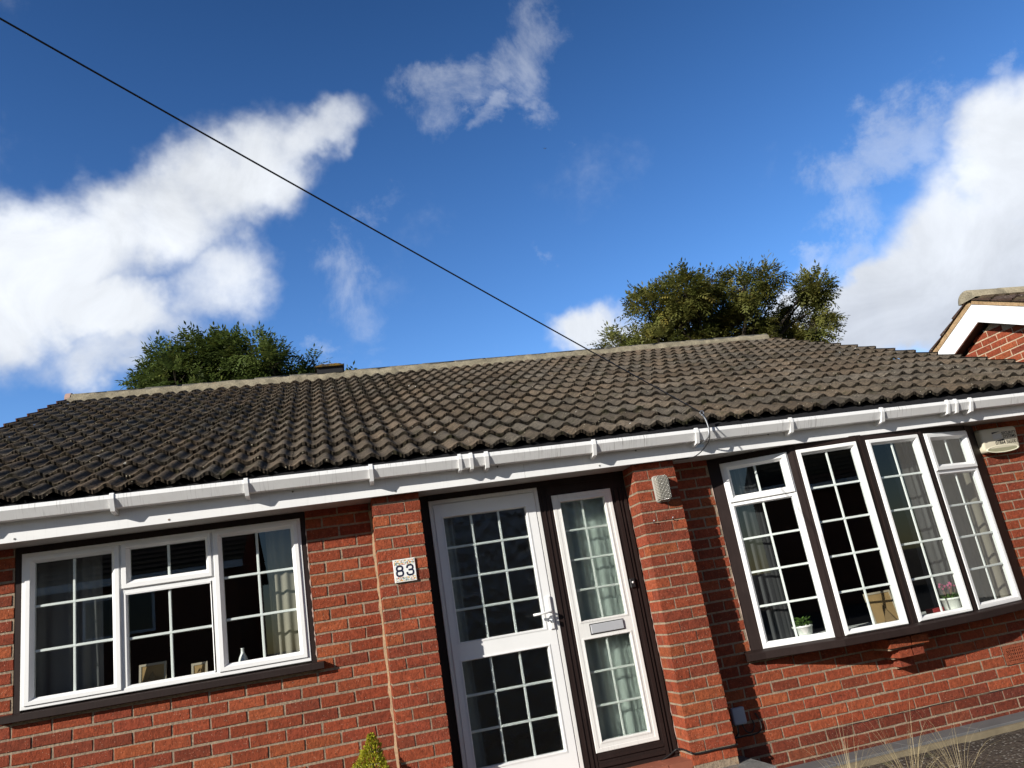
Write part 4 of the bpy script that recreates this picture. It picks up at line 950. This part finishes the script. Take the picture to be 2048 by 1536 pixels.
# telephone junction box and the cable to the door frame
jb = empty('junction_box', (4.662, 0.0, -0.812), 'small grey junction box on the shaded brickwork low beside the right pillar', 'junction box')
rbox(4.613, 4.711, -.030, -.0005, -.812, -.698, .010, dome=.006).build('box_cover', simple("blue_grey_plastic", (0.30, 0.34, 0.42), .4, .5, .04), jb)
def smooth(pts, n=6):
    P = [Vector(p) for p in pts]; out = []
    for i in range(len(P) - 1):
        p0, p1, p2, p3 = P[max(i - 1, 0)], P[i], P[i + 1], P[min(i + 2, len(P) - 1)]
        for k in range(n):
            t = k / n; out.append(0.5 * ((2 * p1) + (p2 - p0) * t + (2 * p0 - 5 * p1 + 4 * p2 - p3) * t * t + (3 * p1 - p0 - 3 * p2 + p3) * t ** 3))
    return out + [P[-1]]
b = MB(); b.tube(smooth([(4.64, -.012, -.812), (4.632, -.018, -.86), (4.60, -.012, -.885), (4.55, -.012, -.89)]), .0045, 7)
b.tube(smooth([(4.675, -.012, -.812), (4.69, -.02, -.86), (4.73, -.02, -.875), (4.765, -.014, -.84), (4.763, -.006, -.80)]), .0045, 7)
b.tube(smooth([(4.798, -.004, -.76), (4.812, -.014, -.80), (4.815, -.016, -.86), (4.77, -.014, -.892), (4.66, -.012, -.893), (4.56, -.012, -.892)]), .005, 7)
b.build('box_cables', M['black'], jb)
b = MB(); b.tube(smooth([(4.02, .000, -.935), (4.10, -.004, -.905), (4.150, -.012, -.880), (4.162, -.10, -.872), (4.160, -.222, -.876), (4.20, -.224, -.892), (4.35, -.2225, -.893), (4.505, -.222, -.892), (4.508, -.10, -.892), (4.53, -.012, -.892)]), .0062, 7)
b.build('black_cable', M['black'], None, (4.16, -.222, -.9), 'black cable clipped round the foot of the right brick pillar', 'cable')

# overhead telephone line
POLE = (-18.072, -18.011, 8.197)
H = Vector((4.72, -.42, 1.383)); E_ = Vector(POLE); SG = .25
pts = []
for i in range(81):
    s = (i / 80) ** 1.5; P = H + (E_ - H) * s; P.z -= 4 * SG * s * (1 - s); pts.append(P)
tl_ = empty('telephone_line', tuple(H), 'thin black overhead telephone line running from upper left down to the gutter', 'cable')
b = MB(); b.tube(pts, .0047, 7, (1, 1, 1), .0012)
b.tube(smooth([tuple(H), (4.735, -.425, 1.345), (4.742, -.428, 1.29), (4.742, -.425, 1.235), (4.728, -.40, 1.17), (4.69, -.33, 1.115), (4.64, -.283, 1.088), (4.58, -.25, 1.090), (4.50, -.235, 1.092)]), .0042, 7)
b.build('wire', M['black'], tl_)
cbk = empty('cable_bracket', (4.705, -.2755, 1.165), 'galvanised hooked bracket on the fascia holding the telephone line', 'bracket')
b = MB(); b.box(4.672, 4.745, -.2795, -.2757, 1.155, 1.205); b.tube(smooth([(4.712, -.279, 1.185), (4.722, -.34, 1.185), (4.735, -.405, 1.205), (4.742, -.422, 1.26), (4.738, -.424, 1.31), (4.728, -.422, 1.352), (4.716, -.420, 1.372)]), .006, 8)
b.tube([tuple(Vector((4.718 + .014 * math.cos(a), -.421, 1.386 + .014 * math.sin(a)))) for a in [R(k * 24) for k in range(16)]], .0045, 7)
b.build('hook_arm', M['chrome'], cbk)
b = MB(); b.tube([(POLE[0], POLE[1], -1.3), (POLE[0], POLE[1], POLE[2] + .3)], .14, 14, (1, 1, 1), .09)
b.build('telephone_pole', simple("creosoted_timber", (0.10, 0.07, 0.05), .9, .1, .3, 8, .4), None, (POLE[0], POLE[1], -1.2), 'tall dark timber telephone pole at the far end of the overhead line', 'pole')

# ================================================================== NEIGHBOUR
nbh = empty('neighbouring_house', (12.4, 1.54, -1.15), 'red brick gable with a broad white bargeboard rising behind the right end of the roof', 'house')
NX_, AYn, AZn, NS, HW = 9.60, 1.525, 2.76, 0.475, 2.2
TG = lambda u, v, n: (NX_ - n, -u, v)
w_ = MB(); w_.quad([(NX_ + .005, AYn - HW, -1.2), (NX_ + .005, AYn + HW, -1.2), (NX_ + .005, AYn + HW, AZn - .25 - NS * HW), (NX_ + .005, AYn, AZn - .25), (NX_ + .005, AYn - HW, AZn - .25 - NS * HW)])
for y in (AYn - HW, AYn + HW): w_.quad([(NX_ + .005, y, -1.2), (NX_ + 6, y, -1.2), (NX_ + 6, y, AZn - .25 - NS * HW), (NX_ + .005, y, AZn - .25 - NS * HW)])
w_.quad([(NX_ + 6, AYn - HW, -1.2), (NX_ + 6, AYn + HW, -1.2), (NX_ + 6, AYn + HW, AZn - .25 - NS * HW), (NX_ + 6, AYn, AZn - .25), (NX_ + 6, AYn - HW, AZn - .25 - NS * HW)])
w_.build('mortar_wall', mortar_mat("pale_mortar", (0.55, 0.42, 0.29), (0.42, 0.32, 0.22)), nbh)
nbk = MB()
brick_field(nbk, TG, -AYn - HW, -AYn + HW, -1.1, AZn - .2, (), .07, lambda a, b_, z0, z1: z1 < AZn - .22 - NS * max(abs(-a - AYn), abs(-b_ - AYn)) + .05)
nbk.build('brick_facing', M['brick'], nbh)
bb = MB(); BX = 9.44
for sg in (-1, 1):
    y0, y1 = AYn, AYn + sg * (HW + .25)
    zt = lambda y: AZn - NS * abs(y - AYn); zbm = lambda y: zt(y) - .222
    pr4 = [(y0, zt(y0)), (y1, zt(y1)), (y1, zbm(y1)), (y0, zbm(y0))]
    bb.mesh([(BX, y, z) for y, z in pr4] + [(BX + .022, y, z) for y, z in pr4], [(0, 1, 2, 3), (4, 5, 6, 7), (0, 1, 5, 4), (1, 2, 6, 5), (2, 3, 7, 6)])
bb.build('bargeboard', M['white'], nbh)
su = MB()
for sg in (-1, 1):
    y1 = AYn + sg * (HW + .25); z0_, z1_ = AZn - .212, AZn - .212 - NS * (HW + .25)
    su.quad([(BX + .022, AYn, z0_), (BX + .022, y1, z1_), (NX_ + .01, y1, z1_), (NX_ + .01, AYn, z0_)])
su.build('verge_soffit', M['brown'], nbh)
vm = MB(); nt = MB(); cosn = 1 / math.sqrt(1 + NS * NS)
for sg in (-1, 1):
    NCn = 10; Ln = (HW + .3) / cosn; gn = Ln / NCn
    dn = Vector((0, sg * cosn, -NS * cosn)); nn_ = Vector((0, sg * NS * cosn, cosn)); A0 = Vector((0, AYn, AZn))
    P = A0; Q = A0 + dn * Ln
    for k in range(26):
        a_, b_ = A0 + dn * (Ln * k / 26), A0 + dn * (Ln * (k + 1) / 26); j0 = random.uniform(-.004, .004)
        vm.mesh([tuple(Vector((BX - .008 + j0 + dx, 0, 0)) + q + nn_ * h) for dx in (0, .3) for q in (a_, b_) for h in (.002, .062)], [(0, 1, 3, 2), (0, 2, 6, 4), (1, 5, 7, 3)])
    for ci in range(NCn):
        c0 = tuple(q * random.uniform(.85, 1.1) for q in (0.10, 0.07, 0.055)); a_ = A0 + dn * (gn * ci); b_ = A0 + dn * (gn * (ci + 1) + .02)
        for kx in range(40):
            xa = BX - .035 + kx * .15; 
            pts2 = [(xa + .15 * i / 6, .035 * wave(i / 6)) for i in range(7)]
            rows = []
            for q, lift in ((b_, .068), (b_, .090), (a_, .064)): rows.append([tuple(Vector((x, 0, 0)) + q + nn_ * (lift + (h if lift != .068 else h))) for x, h in pts2])
            vs = [p for r_ in rows for p in r_]; nt.mesh(vs, [(r_ * 7 + i, r_ * 7 + i + 1, (r_ + 1) * 7 + i + 1, (r_ + 1) * 7 + i) for r_ in range(2) for i in range(6)], c0)
        ee = [tuple(Vector((BX - .035 + dx, 0, 0)) + q + nn_ * h) for dx in (0, .02) for q, l2 in ((a_, .064), (b_, .09)) for h in (.058, l2)]
        nt.mesh(ee, [(0, 1, 3, 2), (4, 6, 7, 5), (0, 4, 5, 1), (2, 3, 7, 6), (0, 2, 6, 4), (1, 5, 7, 3)], (0.085, 0.055, 0.045))
nr = nt.build('roof', M['tile'], nbh, fix=False)
vm.build('verge_mortar', mortar_mat("speckled_verge_mortar", (0.50, 0.34, 0.19), (0.22, 0.15, 0.08)), nr)
rd = MB()
for i in range(14):
    xa = BX - .045 + i * .45; xb = xa + .445; K = 12
    rr = .125
    vs = [(x, AYn + r2 * 1.1 * math.cos(math.pi * (k / K)), AZn + .045 + r2 * math.sin(math.pi * (k / K))) for x, r2 in ((xa, rr * .8), (xa, rr), (xb, rr - .004)) for k in range(K + 1)]
    rd.mesh(vs, [(r_ * (K + 1) + k, (r_ + 1) * (K + 1) + k, (r_ + 1) * (K + 1) + k + 1, r_ * (K + 1) + k + 1) for r_ in range(2) for k in range(K)], (1, 1, 1), True)
rd.mesh([(BX - .043, AYn + .136 * math.cos(math.pi * k / 14), AZn + .045 + .124 * math.sin(math.pi * k / 14)) for k in range(15)], [tuple(range(15))])
rd.build('ridge_tile', M['ridge_mortar'], nr)

# ================================================================== HOUSES ACROSS THE STREET (seen only as reflections)
def far_house(x0, x1, yf, ze, pitch_rise, depth, label):
    o = empty('house', ((x0 + x1) / 2, yf, -1.15), label, 'house', 'houses across the street')
    b = MB(); b.box(x0, x1, yf - depth, yf, -1.2, ze, (0.17, 0.075, 0.05)); yr = yf - depth / 2
    for x in (x0, x1): b.quad([(x, yf, ze), (x, yf - depth, ze), (x, yr, ze + pitch_rise)], (0.26, 0.075, 0.04))
    b.build('wall', M['brick'], o)
    b = MB(); NCo = 14
    for sg in (1, -1):
        for ci in range(NCo):
            t0, t1 = ci / NCo, (ci + 1) / NCo; ya, yb = yr + sg * (depth / 2 + .35) * (1 - t0), yr + sg * (depth / 2 + .35) * (1 - t1); k_ = pitch_rise / (depth / 2)
            za, zb_ = ze + pitch_rise - k_ * abs(ya - yr) + .1, ze + pitch_rise - k_ * abs(yb - yr) + .07
            b.quad([(x0 - .2, ya, za), (x1 + .2, ya, za), (x1 + .2, yb, zb_), (x0 - .2, yb, zb_)], tuple(q * random.uniform(.8, 1.15) for q in (0.07, 0.055, 0.045)))
            b.quad([(x0 - .2, ya, za), (x1 + .2, ya, za), (x1 + .2, ya, za - .04), (x0 - .2, ya, za - .04)], (.03, .025, .02))
    b.build('roof', M['tile'], o, fix=False)
    b = MB(); b.box(x0 - .2, x1 + .2, yf + .25, yf + .36, ze - .18, ze + .02); b.build('fascia_board', M['white'], o)
    for i in range(2):
        xw = x0 + (x1 - x0) * (.3 + .4 * i); b = MB(); Tq = lambda u, v, n: (xw + u, yf + n, v)
        b.frame(-.9, .9, ze - 1.55, ze - .45, [(0, 0), (0, .05), (.07, .05), (.07, .01)], Tq); b.pbox(-.03, .03, ze - 1.48, ze - .52, .01, .04, Tq)
        wq = b.build('window', M['white'], o); b = MB(); b.quad([Tq(-.85, ze - 1.5, .012), Tq(.85, ze - 1.5, .012), Tq(.85, ze - .5, .012), Tq(-.85, ze - .5, .012)]); b.build('pane', simple("dark_glass", (.02, .02, .025), .1, .5), wq)
far_house(-11.5, -0.75, -18.6, 2.85, 2.3, 8.0, 'brick house with tiled roof across the street, mirrored in the three-light window')
far_house(2.2, 15.5, -20.0, 2.6, 2.2, 8.5, 'long brick house with tiled roof across the street, mirrored in the bow window')

ph = empty('house', (24, -7.5, -1.15), 'pale rendered house with tiled roof down the street, mirrored in the rightmost bow light', 'house', 'houses across the street')
b = MB(); b.box(20, 29, -13.0, -4.5, -1.2, 3.6); b.quad([(20, -13, 3.6), (20, -4.5, 3.6), (20, -8.75, 6.0)]); b.build('wall', M['render'], ph)
b = MB()
for sg in (1, -1): b.mesh([(x, -8.75 + sg * y, z) for x in (19.6, 29.4) for y, z in ((0, 6.1), (4.7, 3.45), (4.7, 3.3), (0, 5.95))], [(0, 1, 2, 3), (4, 5, 6, 7), (0, 1, 5, 4), (1, 2, 6, 5), (2, 3, 7, 6)], (.08, .065, .05))
b.build('roof', M['tile'], ph)

# ================================================================== GROUND
k = NT("mossy_gravel"); v = k.voro(30); n1 = k.noise(1.6, 6, .7); n2 = k.noise(45, 5, .7)
c = k.mix(k.rng(n1, .35, .65), (0.055, 0.045, 0.038), (0.12, 0.09, 0.072)); c = k.mix(k.rng(n2, .4, .6, 0, .5), c, (0.11, 0.10, 0.085))
c = k.mix(k.math('MULTIPLY', k.rng(v.outputs['Distance'], .16, .26, 1, 0), k.rng(k.noise(6, 4, .6), .42, .5)), c, (0.42, 0.40, 0.36)); c = k.mix(k.rng(k.noise(2.6, 5, .7), .58, .68, 0, .8), c, (0.05, 0.075, 0.015))
k.color(c); k.set(.95, .1); k.bump(k.math('ADD', n2, v.outputs['Distance']), .9, .03)
g = MB(); NG = 60
for (x0, x1, y0, y1, n_) in ((-4, 12, -8, 1, 90),):
    vs = [(x0 + (x1 - x0) * i / n_, y0 + (y1 - y0) * j / n_, -1.205 + random.uniform(-.006, .008)) for i in range(n_ + 1) for j in range(n_ + 1)]
    g.mesh(vs, [(i * (n_ + 1) + j, (i + 1) * (n_ + 1) + j, (i + 1) * (n_ + 1) + j + 1, i * (n_ + 1) + j + 1) for i in range(n_) for j in range(n_)], (1, 1, 1), True)
B_ = 900
for q in ([(-B_, -B_), (B_, -B_), (B_, -8), (-B_, -8)], [(-B_, 1), (B_, 1), (B_, B_), (-B_, B_)], [(-B_, -8), (-4, -8), (-4, 1), (-B_, 1)], [(12, -8), (B_, -8), (B_, 1), (12, 1)]): g.quad([(x, y, -1.205) for x, y in q])
g.build('ground', k.m, None, None, None, None, None, 'structure', fix=False)
p_ = MB()
for i in range(8): p_.bbox(4.62 + i * .6 + .004, 5.22 + i * .6 - .004, -0.205, -0.004, -1.26, -1.150, .004)
p_.build('path', simple("blue_grey_edging", (0.115, 0.115, 0.118), .8, .2, .15, 9, .2), None, None, None, None, None, 'structure')
p_ = MB(); p_.box(4.62, 9.42, -0.238, -0.208, -1.26, -1.166, jit=.0); p_.build('path_edging', simple("sandy_mortar_edge", (0.20, 0.165, 0.11), .95, .1, .3, 12, .5), None, None, None, None, None, 'structure')
p_ = MB(); p_.quad([(-200, -16, -1.195), (200, -16, -1.195), (200, -9.5, -1.195), (-200, -9.5, -1.195)]); p_.build('road', simple("asphalt", (0.05, 0.05, 0.052), .9, .2, .25, 20, .4), None, None, None, None, None, 'structure', fix=False)

# ================================================================== PLANTS
def tree(name, clusters, Y, base, label, la, lb, n_per, dspread, lsize, dens_inner, gaps, group=None, drop=.22):
    o = empty(name, (base[0], Y, -1.2), label, 'tree', group); br_ = MB(); lf = MB()
    top = Vector((base[0], Y, base[1]))
    br_.tube(smooth([(base[0], Y, -1.2), (base[0] + .15, Y + .1, 2), tuple(top)], 5), base[2], 10, (1, 1, 1), base[2] * .6)
    cl = []
    for x, z, r in clusters:
        r *= .84; z -= drop
        for _ in range(2 if r > .44 else 1):
            cl.append((Vector((x, Y + random.uniform(-dspread, dspread), z)), r))
    for P, r in cl:
        mid = top.lerp(P, .5) + Vector((random.uniform(-.4, .4), random.uniform(-.3, .3), random.uniform(-.2, .5)))
        br_.tube(smooth([tuple(top + Vector((random.uniform(-.1, .1), 0, -.3))), tuple(mid), tuple(mid.lerp(P, .55) + Vector((random.uniform(-.25, .25), random.uniform(-.2, .2), random.uniform(-.1, .25)))), tuple(P)], 5), base[2] * .30, 6, (1, 1, 1), .018)
        for _ in range(10):
            d = Vector((random.gauss(0, 1), random.gauss(0, 1), random.gauss(.25, 1))).normalized(); q = P + d * r * random.uniform(.55, 1.0)
            br_.tube(smooth([tuple(P - d * r * .1), tuple(P.lerp(q, .5) + Vector((0, 0, random.uniform(-.1, .08)))), tuple(q)], 3), .02, 4, (1, 1, 1), .006, False)
        n_ = max(70 if r > .15 else 35, int(n_per * (r / .56) ** 2.0))
        for _ in range(n_):
            d = Vector((random.gauss(0, 1), random.gauss(0, 1), random.gauss(0, 1))).normalized()
            rad = r * (random.random() ** dens_inner) * (random.uniform(.88, 1.1) if random.random() < .86 else random.uniform(1.05, 1.42))
            q = P + d * rad
            # gaps: thin out where a coarse 3-D pattern says so
            if math.sin(q.x * 3.7 + 1) * math.sin(q.z * 4.3 + q.x) + .5 * math.sin(q.y * 3 + q.z * 2) < gaps: continue
            out = (d + Vector((0, 0, random.uniform(-.55, .35))) + Vector((random.gauss(0, .35), random.gauss(0, .35), random.gauss(0, .3)))).normalized()
            sd_ = out.cross(Vector((random.gauss(0, .3), random.gauss(0, .3), 1))).normalized(); nrm = sd_.cross(out)
            L = random.uniform(.8, 1.3) * lsize; k_ = random.uniform(.55, 1.25); yl = random.random()
            cc = (k_ * (1.35 if yl < .10 else 1.0), k_ * (1.12 if yl < .10 else 1.0), k_ * .9)
            npair = 4
            for i in range(npair):
                t = (i + .6) / npair; b0 = q + out * (L * t) - Vector((0, 0, .25 * L * t * t)); ll = L * .40 * (1.1 - .5 * abs(t - .5))
                for s in (-1, 1):
                    dd = (sd_ * s * .9 + out * .55 + nrm * random.uniform(-.35, .2) - Vector((0, 0, .2))).normalized(); w = dd.cross(nrm).normalized() * (ll * .20)
                    lf.quad([b0, b0 + dd * ll * .5 + w, b0 + dd * ll, b0 + dd * ll * .5 - w], cc)
            e = q + out * L; w = sd_ * (L * .08); lf.quad([e - out * .02, e + out * L * .16 + w, e + out * L * .38, e + out * L * .16 - w], cc)
    br_.build('trunk', M['bark'], o); lf.build('crown', leaf_mat(name + "_leaves", la, lb), o, fix=False)
RT = [(12.3, 8.65, 0.77), (13.18, 9.43, 0.83), (14.3, 9.77, 0.92), (15.52, 10.36, 0.75), (15.45, 9.3, 1.06), (16.6, 9.8, 0.86), (17.47, 10.17, 0.73), (17.93, 9.27, 0.83), (16.58, 8.73, 0.98), (13.95, 8.66, 0.87), (19.6, 9.75, 0.6), (19.5, 9.0, 0.66), (19.15, 8.2, 0.73), (19.6, 7.6, 0.51), (18.5, 7.85, 0.65), (11.75, 8.28, 0.55), (12.1, 7.7, .6), (15.84, 10.5, 0.36), (18.5, 8.9, .3), (18.9, 9.6, .22), (17.52, 8.17, 0.89), (13.0, 7.9, .8), (14.8, 7.9, .9), (16.2, 7.7, .9)]
LT = [(-2.28, 8.01, 0.57), (-1.95, 8.58, 0.62), (-1.17, 8.73, 0.67), (-0.44, 8.74, 0.63), (0.27, 8.46, 0.7), (0.79, 8.11, 0.59), (-0.61, 8.09, 0.97), (-2.42, 7.66, 0.36), (1.86, 8.24, 0.29), (1.51, 7.7, 0.54), (1.18, 7.37, 0.42), (-1.66, 7.75, 0.68), (0.42, 7.62, 0.7), (1.88, 8.47, 0.17), (2.84, 7.72, 0.10), (-1.9, 7.3, .6), (-1.0, 7.2, .7), (.4, 7.1, .7), (2.1, 7.2, .4)]
tree('ash_tree', RT, 18.0, (15.6, 6.4, .30), 'broad spreading ash tree with thin yellowing leaves behind the right half of the roof', (0.115, 0.135, 0.034), (0.19, 0.18, 0.05), 250, 1.0, .34, .38, -.22)
tree('bushy_tree', LT, 16.0, (-.4, 5.4, .24), 'dense dark green bushy tree behind the left half of the roof ridge', (0.075, 0.112, 0.030), (0.118, 0.155, 0.042), 330, .8, .30, .33, -.62, None, .42)

# golden dwarf conifer against the left wall
cf = empty('dwarf_conifer', (2.093, -.25, -1.205), 'small golden dwarf conifer standing against the brick wall left of the door', 'shrub')
lf = MB(); tip = -0.372; 
for i in range(11000):
    t = random.random() ** .75; z = tip - t * .80; rmax = .014 + .185 * (1 - (1 - min(1, (t * .8) / .50)) ** 1.35) if t * .8 < .50 else .199
    a = random.uniform(0, 6.283); rr = rmax * (random.random() ** .22) * (1 + .16 * math.sin(a * 3 + z * 26) + .12 * math.sin(a * 5 - z * 44))
    P = Vector((2.093 + rr * math.cos(a) - .012 * (t > .1), -.25 + rr * math.sin(a), z)); d = Vector((math.cos(a) * .75, math.sin(a) * .75, random.uniform(.4, 1.3))).normalized()
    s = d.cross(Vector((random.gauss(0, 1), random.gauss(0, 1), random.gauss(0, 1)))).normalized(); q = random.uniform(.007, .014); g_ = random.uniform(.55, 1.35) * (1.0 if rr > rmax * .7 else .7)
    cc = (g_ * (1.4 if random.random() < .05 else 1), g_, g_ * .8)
    lf.quad([P - d * q * .5, P + s * q * .45, P + d * q, P - s * q * .45], cc)
lf.build('foliage', leaf_mat("golden_scale_leaves", (0.30, 0.32, 0.03), (0.46, 0.44, 0.045), .25), cf, fix=False)
b = MB(); b.tube([(2.093, -.25, -1.205), (2.09, -.25, -.42)], .016, 7, (1, 1, 1), .004); b.build('stem', M['bark'], cf)

def grass(cx, cy, n_, hmax, label):
    o = empty('dry_grass', (cx, cy, -1.205), label, 'grass clump', 'dry grass clumps in the front bed'); lf = MB()
    for i in range(n_):
        a = random.uniform(0, 6.283); r0 = .07 * math.sqrt(random.random()); lean = random.uniform(.12, 1.0); h = hmax * random.uniform(.55, 1.0); L = h * random.uniform(1.0, 1.25)
        d = Vector((math.cos(a), math.sin(a), 0)); P = Vector((cx, cy, -1.205)) + d * r0; w = random.uniform(.0009, .0019); s = d.cross(Vector((0, 0, 1)))
        th = R(88 - 52 * lean ** 1.6 + random.uniform(-6, 4)); pts = []; step = L / 9; p = P.copy(); bend = R(random.uniform(2, 16)) * (.4 + lean)
        for k_ in range(10):
            pts.append(p.copy()); p = p + (d * math.cos(th) + Vector((0, 0, 1)) * math.sin(th)) * step; th -= bend
        g_ = random.uniform(.65, 1.25)
        for k_ in range(9):
            w0, w1 = w * (1 - k_ / 9.5), w * (1 - (k_ + 1) / 9.5)
            lf.quad([pts[k_] - s * w0, pts[k_] + s * w0, pts[k_ + 1] + s * w1, pts[k_ + 1] - s * w1], (g_, g_, g_))
    lf.build('blades', leaf_mat("straw", (0.44, 0.35, 0.19), (0.54, 0.45, 0.28), .3), o, fix=False)
grass(4.92, -.80, 60, .50, 'sparse clump of dry straw grass nearest the right brick pillar')
grass(5.22, -.98, 105, .57, 'tall clump of dry straw grass in the middle of the front bed')
grass(5.45, -1.12, 70, .53, 'arching clump of dry straw grass furthest right in the bed')

# distant bird
bd = MB(); bc = Vector((34.32, 81.69, 58.77))
for sgn in (-1, 1):
    bd.quad([bc + Vector((0, .05, .02)), bc + Vector((sgn * .16, .07, .10)), bc + Vector((sgn * .34, -.02, .05)), bc + Vector((sgn * .14, -.06, .03))])
bd.lathe([(0, -.14), (.035, -.10), (.05, 0), (.035, .09), (.0, .13)], bc.x, bc.y, bc.z, 8)
bd.build('bird', M['black'], None, tuple(bc), 'tiny dark bird far off in the blue sky above the roof', 'bird', fix=False)
